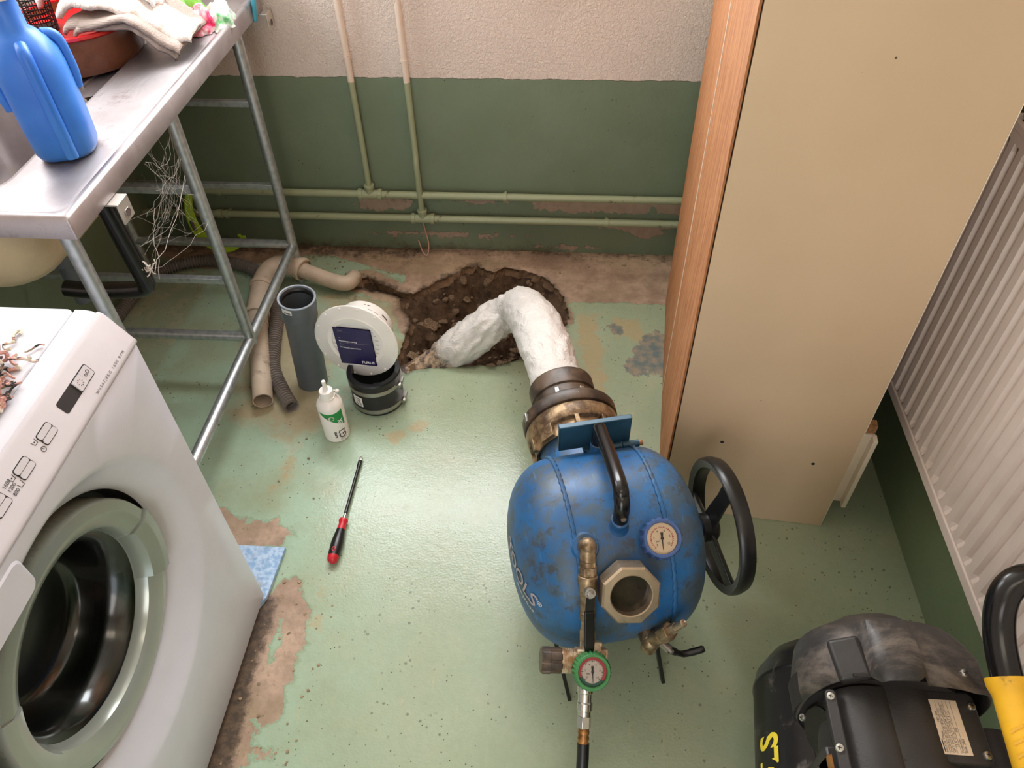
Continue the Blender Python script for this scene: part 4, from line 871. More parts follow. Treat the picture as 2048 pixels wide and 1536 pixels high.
hz = spline([(-1.30, 1.30, 0.022), (-1.41, 1.55, 0.022), (-1.43, 1.70, 0.022), (-1.425, 1.849, 0.022), (-1.395, 1.984, 0.022), (-1.332, 2.043, 0.022), (-1.235, 2.071, 0.022), (-1.122, 2.053, 0.022), (-1.036, 2.006, 0.022), (-0.965, 1.905, 0.022), (-0.915, 1.80, 0.022), (-0.885, 1.67, 0.026), (-0.855, 1.555, 0.024), (-0.80, 1.463, 0.021), (-0.757, 1.405, 0.021)], 40)
def resample(P, st):
    out = [P[0]]; acc = 0
    for a, b in zip(P, P[1:]):
        L_ = (b - a).length; t_ = st - acc
        while t_ <= L_: out.append(a.lerp(b, t_ / L_)); t_ += st
        acc = (acc + L_) % st
    return out
hz = resample(hz, 0.0026)
RR = [0.0216 if (i % 4) in (0, 1) else 0.0158 for i in range(len(hz))]
hs = MB().tube(hz, RR, 16, False).tube(hz[::-1][:6], 0.0165, 16, False).build('ribbed_hose', 'ribbed_hose', smooth=28, doubles=False)
tag(hs, 'grey ribbed drain hose curling from the washing machine to beside the waste pipe', 'hose')
# lime green plastic ring leaning in the corner
lr = MB(); lc = Vector((-1.165, 2.115, 0.195))
def lring(a, r, y): return (lc.x + r * math.cos(a), lc.y + y + 0.06 * (r * math.sin(a)) / 0.14, lc.z + r * 1.10 * math.sin(a))
AL = [math.radians(132 + 178 * k / 60) for k in range(61)]
wd = [0.030 * (0.55 + 0.45 * math.sin(PI * min(1, max(0, (k + 4) / 62)))) for k in range(61)]
lr.loft([[lring(a, 0.115, -0.010), lring(a, 0.115 - w_ * 0.15, -0.013), lring(a, 0.115 - w_, -0.008), lring(a, 0.115 - w_, 0.0), lring(a, 0.115, 0.0)] for a, w_ in zip(AL, wd)], True, True)
lime = lr.build('plastic_ring', 'lime_plastic', smooth=30); tag(lime, 'lime green plastic half ring leaning against the back wall behind the bench legs', 'plastic ring')
e_ = Vector(lring(AL[-1], 0.104, -0.006)); MB().box(e_ + Vector((0.008, 0, 0.012)), (0.018, 0.008, 0.012)).box(e_ + Vector((-0.002, 0, 0.020)), (0.010, 0.008, 0.008)).build('hook', 'lime_plastic', lime, bevel=0.001)
sl = MB()
for a0, a1 in ((193, 212),): sl.tube([Vector(lring(math.radians(a), 0.100, -0.0115)) for a in np.linspace(a0, a1, 8)], [0.003] + [0.006] * 6 + [0.003], 10)
sl.build('grip_slot', 'print_grey', lime)

# ------------------------------------------------------------------ new drain parts standing on the floor
gp = thing('grey_drain_pipe', 'short grey plastic drain pipe with a rubber ring socket standing upright', 'pipe', (-0.733, 1.530, 0)); ax = Vector((0.028, -0.012, 0.33))
GM = axis_m((0, 0, 0), ax, (0, 1, 0)); Hh = ax.length
MB().lathe([(0.0405, 0.0), (0.0435, 0.0), (0.0435, Hh - 0.075), (0.0478, Hh - 0.066), (0.0478, Hh - 0.030), (0.0495, Hh - 0.028), (0.0495, Hh - 0.004), (0.047, Hh), (0.0435, Hh - 0.002), (0.0435, Hh - 0.06), (0.0405, Hh - 0.07), (0.0405, 0.0)], 48, GM).build('pipe_body', 'pvc_grey', gp)
MB().lathe([(0.0500, Hh - 0.002), (0.0505, Hh + 0.001), (0.0485, Hh + 0.0025), (0.0455, Hh + 0.001), (0.0455, Hh - 0.002)], 48, GM).build('socket_lip', 'pvc_rim', gp)
MB().lathe([(0.0436, Hh - 0.006), (0.040, Hh - 0.009), (0.0385, Hh - 0.014), (0.040, Hh - 0.018), (0.0437, Hh - 0.020)], 48, GM).build('rubber_seal', 'black_rubber', gp)
def cyl_fn(M, r, a_c, z_c, flip=1):
    return lambda x, y: M @ Vector((r * math.cos(a_c + flip * x / r), r * math.sin(a_c + flip * x / r), z_c + y))
def cyl_patch(M, r, a_c, z_c, w_, h, name, mat, parent):
    f = cyl_fn(M, r, a_c, z_c); mb = MB().grid(lambda u, v: f((u - .5) * w_, (v - .5) * h), 10, 2); return mb.build(name, mat, parent, smooth=60)
def ang_to(M, direction):
    d = M.to_3x3().inverted() @ Vector(direction); return math.atan2(d.y, d.x)
gl_a = ang_to(GM, (-0.35, -1, 0))
cyl_patch(GM, 0.0499, gl_a, Hh - 0.013, 0.030, 0.016, 'sticker', 'label_white', gp)
cyl_patch(GM, 0.0501, gl_a + 0.05, Hh - 0.016, 0.018, 0.004, 'sticker_print', 'print_grey', gp)

cp = thing('rubber_coupling', 'black rubber pipe coupling with two steel clamps standing under the white drain flange', 'pipe coupling', (-0.522, 1.472, 0))
Rc = 0.073
MB().lathe([(0.062, 0.002), (Rc - 0.003, 0.0), (Rc, 0.004), (Rc, 0.112), (Rc + 0.002, 0.116), (Rc, 0.121), (Rc - 0.012, 0.121), (Rc - 0.013, 0.08), (0.060, 0.07), (0.060, 0.045), (0.062, 0.002)], 56).build('rubber_sleeve', 'black_rubber', cp)
for z in (0.019, 0.088):
    c_ = MB().lathe([(Rc, z - 0.007), (Rc + 0.0022, z - 0.007), (Rc + 0.0022, z + 0.007), (Rc, z + 0.007)], 56).build('steel_band', 'clamp_steel', cp)
    a = math.radians(-8 if z > 0.05 else -2); c = Vector((math.cos(a), math.sin(a), 0)); tdir = Vector((-c.y, c.x, 0)); b = c * (Rc + 0.006); b.z = z
    MB().cyl(b - tdir * 0.014, b + tdir * 0.012, 0.0045, seg=12).cyl(b - tdir * 0.024, b - tdir * 0.014, 0.0055, seg=6).box(b - Vector((0, 0, 0)), (0.008, 0.02, 0.012)).build('clamp_screw', 'clamp_steel', c_)
ca = math.radians(-124)
cyl_patch(Matrix(), Rc + 0.0006, ca, 0.052, 0.034, 0.036, 'sticker', 'label_white', cp)
for k, (w_, h) in enumerate(((0.018, 0.003), (0.012, 0.004), (0.016, 0.002), (0.02, 0.003))): cyl_patch(Matrix(), Rc + 0.0009, ca + 0.05, 0.062 - k * 0.007, w_, h, 'sticker_print', 'print_grey', cp)

dl = thing('drain_flange', 'white round drain flange with a navy instruction packet standing on the rubber coupling', 'drain', (-0.559, 1.490, 0.204))
n_ = Vector((-0.117, -0.989, 0.088)).normalized(); FM = axis_m((0, 0, 0), n_, (0.06, 0.10, 1)); FX = FM.to_3x3()
RF = 0.118
MB().lathe([(0.001, -0.012), (0.076, -0.012), (0.077, 0.0), (0.074, 0.0015), (0.070, 0.0015), (0.068, 0.0055), (0.080, 0.0068), (0.084, 0.004), (RF - 0.003, 0.004), (RF, 0.002), (RF, -0.002), (RF - 0.003, -0.003), (0.080, -0.003)], 72, FM).build('flange_disc', 'white_plastic', dl)
MB().lathe([(0.001, 0.0012), (0.0735, 0.0012)], 60, FM).build('membrane', 'label_white', dl)
MB().lathe([(0.0765, -0.003), (0.0775, -0.004), (0.0775, -0.083), (0.076, -0.085), (0.072, -0.083), (0.072, -0.004)], 64, FM).build('spigot', 'white_plastic', dl)
rb = MB()
for k in range(14):
    a = 2 * PI * k / 14 + 0.1; rb.sphere(FM @ Vector(((RF - 0.007) * math.cos(a), (RF - 0.007) * math.sin(a), 0.004)), 0.0032, 8)
rb.build('rivet_bumps', 'white_plastic', dl, doubles=False)
gr = MB()
for s_ in (-1, 1):
    for k in range(7):
        a = (-0.5 + k / 6.0) * 1.5; c = Vector((s_ * 0.060 * math.cos(a * .7), 0.060 * math.sin(a), 0.0014)); gr.box(c, (0.010, 0.0032, 0.001), FM)
gr.build('grate_slots', 'dial_white', dl)
# writing around the spigot
sp_a = ang_to(FM, (0.45, -0.1, 1))
sf = lambda da, z, fl=1: cyl_fn(FM, 0.0779, sp_a + da, z - 0.014, fl)
for k, (da, z, w_, h) in enumerate(((-0.55, -0.050, 0.022, 0.0045), (-0.45, -0.036, 0.016, 0.0025), (-0.38, -0.030, 0.014, 0.002), (0.3, -0.055, 0.005, 0.003), (0.15, -0.055, 0.008, 0.003), (-0.2, -0.040, 0.012, 0.002), (-0.25, -0.030, 0.010, 0.002), (0.05, -0.040, 0.010, 0.002))):
    f = sf(da, z); MB().grid(lambda u, v: f((u - .5) * w_, (v - .5) * h), 6, 1).build('spigot_print', 'print_grey' if k < 1 or k in (3, 4) else 'print_faded', dl, smooth=60)
# packet: corners found on the face plane (x right, y up in the plane)
def face_xy(p): q = FX.inverted() @ Vector(p); return q.x, q.y
PK = [(-0.0617, 0.045), (0.0444, 0.0508), (0.0565, -0.07), (-0.0469, -0.0776)]
pz = 0.0085
pk = MB(); lo = [Vector((x, y, pz)) for x, y in PK]
def pkf(u, v): return (1 - u) * (1 - v) * lo[3] + u * (1 - v) * lo[2] + u * v * lo[1] + (1 - u) * v * lo[0]
def pkp(u, v, l=0.0):
    p = pkf(u, v); b = 0.0035 * math.sin(PI * min(1, max(0, u))) * math.sin(PI * min(1, max(0, v))) + 0.0008 * fbm((u * 3, v * 3, 0), 1.5, 3); return FM @ (p + Vector((0, 0, b + l)))
pk.grid(lambda u, v: pkp(u, v), 16, 20).grid(lambda u, v: FM @ (pkf(u, v) - Vector((0, 0, 0.004))), 16, 20)
pko = pk.build('instruction_packet', 'navy_print', dl, smooth=60)
pw = (lo[1] - lo[0]).length; phh = (lo[0] - lo[3]).length
def ptx(u0, v0): return lambda x, y: pkp(u0 + x / pw, v0 + y / phh, 0.0006)
text('PURUS', 0.0118, ptx(0.95, 0.085), 'packet_lettering', 'print_white', pko, 'RIGHT', 0.00035, width=1.05)
text('Monteringsanvisning', 0.0064, ptx(0.10, 0.655), 'packet_lettering', 'print_white', pko, 'LEFT', 0.0001)
text('Installation instructions', 0.0064, ptx(0.10, 0.48), 'packet_lettering', 'print_white', pko, 'LEFT', 0.0001)
text('SE', 0.0052, ptx(0.11, 0.73), 'packet_lettering', 'print_faded', pko); text('ENG', 0.0052, ptx(0.10, 0.565), 'packet_lettering', 'print_faded', pko)
text('PURUS', 0.0045, ptx(0.12, 0.93), 'packet_lettering', 'print_faded', pko)
for v, a, b in ((0.895, 0.10, 0.36), (0.612, 0.12, 0.90)): MB().tube([pkp(a + (b - a) * k / 8, v, 0.0005) for k in range(9)], 0.0002, 4).build('packet_rule', 'print_faded', pko)

gb = thing('lubricant_bottle', 'white squeeze bottle with a green label standing on the floor', 'bottle', (-0.612, 1.333, 0), 0)
Rb = 0.0345
MB().lathe([(0.001, 0.001), (Rb - 0.003, 0.0), (Rb, 0.003), (Rb, 0.124), (Rb - 0.002, 0.131), (Rb - 0.009, 0.142), (0.019, 0.150), (0.0175, 0.156), (0.001, 0.156)], 48).build('bottle_body', 'bottle_white', gb)
cpb = MB().solid([(0.0185, 0.150), (0.0200, 0.1505), (0.0200, 0.153), (0.0182, 0.1535), (0.0182, 0.172), (0.0172, 0.174), (0.0075, 0.175), (0.0048, 0.196), (0.0048, 0.198), (0.0054, 0.1985), (0.0054, 0.206), (0.0046, 0.2075)], 32).build('cap', 'white_plastic', gb)
MB().tube(spline([(0.010, 0.012, 0.160), (0.017, 0.014, 0.160), (0.021, 0.014, 0.158)], 4), 0.0016, 6).sphere((0.0245, 0.014, 0.158), 0.0058, 12).build('cap_tether', 'white_plastic', cpb)
BMx = Matrix(); fa = math.radians(-78)
fb = cyl_fn(BMx, Rb + 0.0003, fa, 0.06)
def wedge(u, v):
    x0, x1 = -0.030, 0.036; x = x0 + (x1 - x0) * u; top = 0.058 - 0.004 * math.sin(PI * u) ; bot = 0.053 - 0.052 * u ** 0.85; return fb(x, bot + (top - bot) * v)
MB().grid(wedge, 24, 8).build('label', 'print_green', gb, smooth=60)
fb2 = cyl_fn(BMx, Rb + 0.0006, fa, 0.06)
MB().add([fb2(0.001 + 0.0088 * math.cos(a), 0.0375 + 0.0072 * math.sin(a)) for a in np.linspace(0, 2 * PI, 25)[:-1]], [tuple(range(24))]).build('label_badge', 'dial_white', gb, smooth=0)
rot = lambda x0, y0, sc=1: (lambda x, y: cyl_fn(BMx, Rb + 0.0008, fa, 0.06)(x0 - y * sc, y0 + x * sc))
text('Gli', 0.029, rot(0.0225, -0.044), 'label_lettering', 'print_grey', gb, 'LEFT', 0.0009, width=0.9)
text('dex', 0.027, rot(0.0210, -0.0085), 'label_lettering', 'print_white', gb, 'LEFT', 0.0006, width=0.88)
text('SUPER', 0.0090, rot(0.0030, -0.040), 'label_lettering', 'print_black', gb, 'LEFT', 0.0003)
for k in range(3): MB().grid(lambda u, v: cyl_fn(BMx, Rb + 0.0007, fa, 0.06)(0.012 + u * (0.022 - k * 0.004), -0.043 - k * 0.0035 - v * 0.0016), 6, 1).build('label_print', 'print_faded', gb, smooth=60)

sd = thing('screwdriver', 'screwdriver with a red and black handle and long black shaft lying on the floor', 'screwdriver', (-0.527, 0.92, 0.0155)); SM = axis_m((0, 0, 0), (0.005, 1, -0.022))
MB().solid([(0.006, 0.0), (0.0115, 0.004), (0.0135, 0.012), (0.0138, 0.018)], 24, SM).build('handle_end', 'handle_red', sd)
MB().lathe([(0.0138, 0.017), (0.0145, 0.03), (0.0152, 0.045), (0.0150, 0.058), (0.0125, 0.080), (0.0112, 0.092)], 24, SM).build('handle_grip', 'black_plastic', sd)
MB().solid([(0.0112, 0.091), (0.0095, 0.104), (0.0096, 0.112), (0.0118, 0.119), (0.0112, 0.123), (0.005, 0.125)], 24, SM).build('handle_collar', 'handle_red', sd)
e = MB(); e.tube([SM @ Vector((0.006 * math.cos(a), 0.0142 , 0.026 + 0.006 * math.sin(a))) for a in np.linspace(0, 2 * PI, 17)], 0.0012, 6, False)
hole_c = SM.inverted().to_3x3() @ Vector((0, 0, 1)); up = Vector((hole_c.x, hole_c.y, 0)).normalized(); sdw = Vector((0, 0, 1)).cross(up)
e = MB().tube([SM @ (up * 0.0143 + sdw * 0.0038 * math.cos(a) + Vector((0, 0, 0.030 + 0.0055 * math.sin(a)))) for a in np.linspace(0, 2 * PI, 21)], 0.0011, 6, False)
e.build('hanging_hole', 'handle_red', sd, doubles=False)
MB().cyl(SM @ Vector((0, 0, 0.123)), SM @ Vector((0, 0, 0.140)), 0.0046, seg=14).build('ferrule', 'chrome', sd)
MB().solid([(0.0036, 0.139), (0.0042, 0.142), (0.0048, 0.150), (0.0042, 0.155), (0.0044, 0.16), (0.0044, 0.287), (0.0058, 0.292), (0.0058, 0.312), (0.0055, 0.313)], 18, SM).build('shaft', 'black_plastic', sd)
MB().solid([(0.0054, 0.312), (0.0054, 0.322), (0.0046, 0.325)], 6, SM).build('socket_tip', 'chrome', sd)
# ------------------------------------------------------------------ blue inversion drum
tk = thing('pressure_drum', 'dented blue pressure drum on black legs with gauges, valves and a hand wheel', 'pressure drum', (0.098, 0.855, 0), math.radians(14))
RT, HX, ZC0 = 0.188, 0.190, 0.258
XM = Matrix(((0, 0, 1, 0), (1, 0, 0, 0), (0, 1, 0, ZC0), (0, 0, 0, 1)))       # lathe axis along local x
def capx(r): return 0.086 + (HX - 0.086) * math.sqrt(max(0.0, 1 - (r / RT) ** 2.6)) if r < RT else 0.086
rp = [0.0005, 0.03, 0.06, 0.09, 0.115, 0.135, 0.150, 0.162, 0.171, 0.178, 0.183, 0.1865, RT]
shell = MB().lathe([(r, -capx(r)) for r in rp] + [(RT + 0.0015, -0.04), (RT + 0.0015, 0.04)] + [(r, capx(r)) for r in rp[::-1]], 88, XM)
shell.build('drum_shell', 'tank_blue', tk, smooth=60)
for x in (-0.084, 0.086):
    mb = MB(); P = [(x + 0.0008 * math.sin(k * 2.3), (RT + 0.001) * math.cos(2 * PI * k / 180), ZC0 + (RT + 0.001) * math.sin(2 * PI * k / 180)) for k in range(181)]
    mb.tube(P, [0.0042 + 0.0007 * math.sin(k * 2.1) for k in range(181)], 8, False); mb.build('weld_seam', 'tank_blue', tk)
def srf(x, deg, h=0.0):
    a = math.radians(deg); return Vector((x, (RT + h) * math.cos(a), ZC0 + (RT + h) * math.sin(a))), Vector((0, math.cos(a), math.sin(a)))
NC = Vector((0.0, 0.10, ZC0 + 0.018)); ND = Vector((0, math.cos(math.radians(6)), math.sin(math.radians(6)))); NM = axis_m(NC, ND, (0, 0, 1))
MB().lathe([(0.100, 0.0), (0.093, 0.05), (0.088, 0.075), (0.086, 0.10), (0.086, 0.14)], 56, NM).build('outlet_neck', 'tank_blue', tk, smooth=60)
rg_ = MB().lathe([(0.087, 0.120), (0.094, 0.118), (0.094, 0.146), (0.1035, 0.150), (0.1055, 0.156), (0.1055, 0.182), (0.100, 0.190), (0.086, 0.192), (0.087, 0.120)], 72, NM)
for k in range(10):
    a = 2 * PI * k / 10 + 0.28; c, s_ = math.cos(a), math.sin(a)
    Mx = NM @ Matrix(((c, -s_, 0, 0), (s_, c, 0, 0), (0, 0, 1, 0), (0, 0, 0, 1))); rg_.box((0.098, 0, 0.138), (0.012, 0.010, 0.036), Mx)
rg_.lathe([(0.1045, 0.118), (0.1055, 0.118), (0.1055, 0.150), (0.1035, 0.150)], 72, NM, 0.6, 0.9)
rg_.build('coupling_ring', 'bronze_ring', tk, bevel=0.0012)['label'] = 'bronze coupling ring with lugs'
MB().lathe([(0.100, 0.188), (0.1065, 0.190), (0.108, 0.194), (0.108, 0.214), (0.106, 0.218), (0.080, 0.219), (0.080, 0.19), (0.100, 0.188)], 72, NM).build('rubber_collar', 'black_sleeve', tk)
MB().lathe([(0.080, 0.218), (0.0735, 0.222), (0.0735, 0.256), (0.0715, 0.258), (0.0715, 0.262), (0.0755, 0.265), (0.0760, 0.300), (0.0740, 0.306), (0.0700, 0.308), (0.066, 0.308), (0.066, 0.22), (0.080, 0.218)], 64, NM).build('hose_coupling', 'black_sleeve', tk)
MB().lathe([(0.0665, 0.304), (0.060, 0.318), (0.056, 0.330), (0.053, 0.342), (0.050, 0.342), (0.056, 0.304)], 56, NM).build('liner_cuff', 'liner_felt', tk)
lg = MB()
for a, r_, z in ((0.35, 0.1085, 0.204), (1.25, 0.077, 0.240), (2.0, 0.077, 0.235)):
    c, s_ = math.cos(a), math.sin(a); lg.box((r_, 0, z), (0.006, 0.010, 0.022), NM @ Matrix(((c, -s_, 0, 0), (s_, c, 0, 0), (0, 0, 1, 0), (0, 0, 0, 1))))
lg.build('locking_lug', 'clamp_steel', tk, bevel=0.001)
br = MB().box((0.014, 0.156, 0.419), (0.150, 0.004, 0.070)).box((0.014, 0.160, 0.453), (0.150, 0.012, 0.004)).box((-0.059, 0.160, 0.419), (0.004, 0.012, 0.068)).box((0.014, 0.150, 0.384), (0.05, 0.016, 0.008))
brk = br.build('bracket_plate', 'bracket_blue', tk, bevel=0.0015); brk.rotation_euler = (0, 0, 0)
MB().cyl((0.030, 0.140, 0.391), (0.068, 0.140, 0.391), 0.0075, seg=14).cyl((0.070, 0.140, 0.391), (0.104, 0.140, 0.391), 0.0075, seg=14).build('hinge', 'bracket_blue', brk)
MB().cyl((0.104, 0.140, 0.391), (0.112, 0.140, 0.391), 0.006, seg=10).build('hinge_pin', 'chipboard', brk)
# handle
hp0, hn0 = srf(0.016, 46); hp1, hn1 = srf(-0.001, 112)
MB().lathe([(0.026, -0.006), (0.018, 0.002), (0.0165, 0.008), (0.0165, 0.022), (0.014, 0.024), (0.001, 0.024)], 24, axis_m(hp0, (0, 0.25, 1))).build('handle_post', 'tank_blue', tk)
MB().lathe([(0.026, -0.006), (0.018, 0.002), (0.0165, 0.008), (0.0165, 0.026), (0.014, 0.028), (0.001, 0.028)], 24, axis_m(hp1, (0, -0.25, 1))).build('handle_post', 'tank_blue', tk)
A0 = hp0 + Vector((0, 0.005, 0.022)); A1 = hp1 + Vector((0, -0.006, 0.026))
hb_ = MB().tube(spline([A0, A0 + Vector((0, 0.003, 0.028)), A0 + Vector((-0.001, -0.004, 0.045)), A0 + Vector((-0.003, -0.026, 0.058)), A1 + Vector((0.003, 0.040, 0.058)), A1 + Vector((0.001, 0.012, 0.050)), A1 + Vector((0, 0, 0.034)), A1], 8), 0.0142, 20)
hdl = hb_.build('carry_handle', 'black_gloss', tk)
MB().cyl(A1 + Vector((0, -0.012, 0.020)), A1 + Vector((0, -0.0165, 0.020)), 0.005, seg=10).build('handle_screw', 'steel_nut', hdl)
# vacuum / pressure gauges
def gauge(parent, M, R, body_mat, dial, lobes, depth, needle_deg, redgreen, name):
    g = MB(); n = 144
    def rr_(k, top): 
        b = 0.5 + 0.5 * math.cos(lobes * 2 * PI * k / n); return R * (1.0 + (0.10 * b ** 3 if top else 0.10 * b ** 3))
    L0 = [[((rr_(k, 0)) * math.cos(2 * PI * k / n), (rr_(k, 0)) * math.sin(2 * PI * k / n), z) for k in range(n)] for z in (0.0, depth * 0.75)]
    L1 = [[(r * math.cos(2 * PI * k / n), r * math.sin(2 * PI * k / n), z) for k in range(n)] for r, z in ((R * 1.0, depth * 0.92), (R * 0.96, depth), (R * 0.84, depth), (R * 0.80, depth * 0.9), (R * 0.79, depth * 0.72))]
    g.loft(L0 + L1, True, False, M); go = g.build(name, body_mat, parent, smooth=50)
    zf = depth * 0.74
    MB().lathe([(0.0001, zf), (R * 0.80, zf)], 56, M).build('dial', dial, go)
    P = lambda r, a, z: M @ Vector((r * math.cos(a), r * math.sin(a), z))
    def ringseg(r0, r1, a0, a1, mat, z=0.0005):
        nn = 30; MB().grid(lambda u, v: P(r0 + (r1 - r0) * v, a0 + (a1 - a0) * u, zf + z), nn, 1).build('dial_band', mat, go)
    if redgreen:
        ringseg(R * .62, R * .80, math.radians(-38), math.radians(205), 'dial_red'); ringseg(R * .62, R * .80, math.radians(205), math.radians(322), 'dial_green')
    else: ringseg(R * .55, R * .565, math.radians(-45), math.radians(225), 'print_red')
    tk_ = MB()
    for k in range(31):
        a = math.radians(-45 + 270 * k / 30); r0 = R * (.52 if k % 5 == 0 else .56); r1 = R * .62
        d = Vector((-math.sin(a), math.cos(a), 0)) * R * (.012 if k % 5 else .02)
        tk_.add([M @ (Vector((r * math.cos(a), r * math.sin(a), zf + 0.0008)) + s_ * d) for r, s_ in ((r0, -1), (r1, -1), (r1, 1), (r0, 1))], [(0, 1, 2, 3)])
    tk_.build('dial_ticks', 'print_grey' if redgreen else 'dial_red', go, smooth=0, doubles=False)
    for k, s_ in enumerate(('0', '2', '4', '6', '8', '10')):
        a = math.radians(225 - 54 * k); c = Vector((R * .42 * math.cos(a), R * .42 * math.sin(a), zf + 0.0008))
        text(s_, R * .16, (lambda x, y, c=c: M @ (c + Vector((x, y, 0)))), 'dial_number', 'print_grey', go, 'CENTER')
    text('bar', R * .16, (lambda x, y: M @ Vector((x - R * .24, y - R * 0.1, zf + 0.0008))), 'dial_number', 'print_grey', go, 'CENTER')
    a = math.radians(needle_deg); d = Vector((math.cos(a), math.sin(a), 0)); s_ = Vector((-d.y, d.x, 0)); z = Vector((0, 0, zf + 0.0025))
    pts = [z - d * R * .30 - s_ * R * .075, z - d * R * .30 + s_ * R * .075, z + s_ * R * .035, z + d * R * .58 + s_ * R * .012, z + d * R * .58 - s_ * R * .012, z - s_ * R * .035]
    nd = MB().add([M @ p for p in pts], [tuple(range(6))]); nd.solid([(R * .075, zf + .001), (R * .075, zf + .004), (R * .05, zf + .0045)], 16, M); nd.build('needle', 'print_black', go, smooth=0)
    MB().lathe([(0.0001, depth * 0.90), (R * 0.80, depth * 0.89)], 48, M).build('gauge_glass', 'window_glass', go)
    return go
gp0, gn0 = srf(0.064, 123)
MB().cyl(gp0 - gn0 * 0.004, gp0 + gn0 * 0.022, 0.018, seg=20).build('gauge_stem', 'tank_blue', tk)
gauge(tk, axis_m(gp0 + gn0 * 0.014, gn0 + Vector((-0.03, 0, 0.05)), (0, 0.6, 0.6)), 0.0345, 'gauge_blue', 'dial_cream', 17, 0.028, 265, False, 'pressure_gauge')
# sight glass nut
np0, nn0 = srf(-0.007, 145); nn0 = Vector((-0.02, -0.80, 0.60)).normalized(); QM = axis_m(np0, nn0, (0.12, 0, 1))
MB().lathe([(0.052, -0.018), (0.044, 0.004), (0.042, 0.02)], 40, QM).build('sight_glass_stem', 'tank_blue', tk)
nt = MB(); o8 = lambda r, z: [(r * math.cos(PI / 8 + PI * k / 4), r * math.sin(PI / 8 + PI * k / 4), z) for k in range(8)]
rn = lambda r, z: [(r * math.cos(PI / 8 + PI * k / 4), r * math.sin(PI / 8 + PI * k / 4), z) for k in range(8)]
nt.loft([o8(0.0535, 0.012), o8(0.0555, 0.014), o8(0.0555, 0.046), o8(0.052, 0.050)], True, False, QM)
o = len(nt.v); seg = 48
outer = [QM @ Vector((0.052 * math.cos(PI / 8) / math.cos(((2 * PI * k / seg + PI / 8) % (PI / 4)) - PI / 8) * math.cos(2 * PI * k / seg), 0.052 * math.cos(PI / 8) / math.cos(((2 * PI * k / seg + PI / 8) % (PI / 4)) - PI / 8) * math.sin(2 * PI * k / seg), 0.050)) for k in range(seg)]
loops = [outer] + [[QM @ Vector((r * math.cos(2 * PI * k / seg), r * math.sin(2 * PI * k / seg), z)) for k in range(seg)] for r, z in ((0.0385, 0.0505), (0.0365, 0.049), (0.0360, 0.026))]
nt.loft(loops, False, False); nut = nt.build('sight_glass_nut', 'steel_nut', tk, smooth=25)
MB().lathe([(0.0001, 0.034), (0.0362, 0.033)], 40, QM).build('sight_glass', 'lens_glass_dark', nut)
# inlet valve chain and regulator
ep, en = srf(-0.068, 121)
MB().lathe([(0.030, -0.006), (0.0245, 0.002), (0.0225, 0.007), (0.001, 0.008)], 32, axis_m(ep, en)).build('inlet_boss', 'tank_blue', tk)
S0 = ep + en * 0.026; S1 = Vector((-0.091, -0.236, 0.292)); cd = (S1 - S0).normalized(); CL = (S1 - S0).length; CM = axis_m(S0, cd, en)
vb = MB().cyl(ep + en * 0.004, S0, 0.0165, seg=8).sphere(S0, 0.0165, 16).cyl(S0, S0 + cd * 0.026, 0.0145, seg=20)
vb.solid([(0.0145, 0.026), (0.0145, 0.036)], 20, CM).solid([(0.0165, 0.036), (0.0165, 0.052)], 6, CM).solid([(0.0175, 0.052), (0.0180, 0.056), (0.0180, 0.064), (0.0165, 0.07), (0.0165, 0.085), (0.0140, 0.092), (0.0135, 0.118), (0.0150, 0.119), (0.0150, 0.132), (0.0125, 0.134), (0.0125, 0.15)], 20, CM)
vb.solid([(0.0145, 0.150), (0.0145, 0.172)], 6, CM).solid([(0.0115, 0.17), (0.0115, CL - 0.016)], 16, CM)
vlv = vb.build('inlet_valve', 'brass', tk, bevel=0.0008)
fdir = (en - cd * en.dot(cd)).normalized(); sdir = cd.cross(fdir)
st = S0 + cd * 0.076
MB().cyl(st + fdir * 0.012, st + fdir * 0.026, 0.0095, seg=16).cyl(st + fdir * 0.026, st + fdir * 0.031, 0.0062, seg=6).cyl(st + fdir * 0.031, st + fdir * 0.038, 0.004, seg=10).build('valve_spindle', 'clamp_steel', vlv)
lv = MB().loft([[st + cd * t_ + fdir * (h + dh) + sdir * w_ for w_, dh in ((-wd, -0.002), (wd, -0.002), (wd, 0.002), (-wd, 0.002))] for t_, h, wd in ((-0.004, 0.024, 0.007), (0.014, 0.024, 0.0075), (0.030, 0.016, 0.0075), (0.042, 0.014, 0.0065))])
lv.build('valve_lever', 'black_plastic', vlv, bevel=0.001)
lv2 = MB().loft([[st + cd * t_ + fdir * (h + dh) + sdir * w_ for w_, dh in ((-wd, -0.004), (wd, -0.004), (wd, 0.004), (-wd, 0.004))] for t_, h, wd in ((0.036, 0.015, 0.0085), (0.06, 0.013, 0.009), (0.095, 0.013, 0.0095), (0.118, 0.014, 0.007))])
lv2.build('lever_grip', 'black_gloss', vlv, bevel=0.002, seg=3)
# regulator: body with a knob to the left, gauge facing up to the front, hose coupling below
RC = S1 + cd * 0.012; gdir = Vector((0.02, -0.60, 0.80)).normalized(); lx_ = Vector((0.97, -0.2424, 0.0)); lx_ = (lx_ - gdir * lx_.dot(gdir)).normalized(); uy_ = gdir.cross(lx_)
RM = Matrix((lx_, uy_, gdir)).transposed().to_4x4(); RM.translation = RC
bd = MB().box((0.004, -0.004, -0.004), (0.052, 0.050, 0.034), RM).box((0.006, 0.025, -0.004), (0.036, 0.018, 0.030), RM).box((0.028, 0.004, -0.004), (0.014, 0.036, 0.030), RM)
reg = bd.build('regulator_body', 'zinc_block', tk, bevel=0.003)
MB().solid([(0.021, 0.0), (0.021, 0.026)] , 32, axis_m(RM @ Vector((-0.022, -0.002, -0.006)), -lx_, uy_)).build('knob_thread', 'zinc_block', reg)
th = MB()
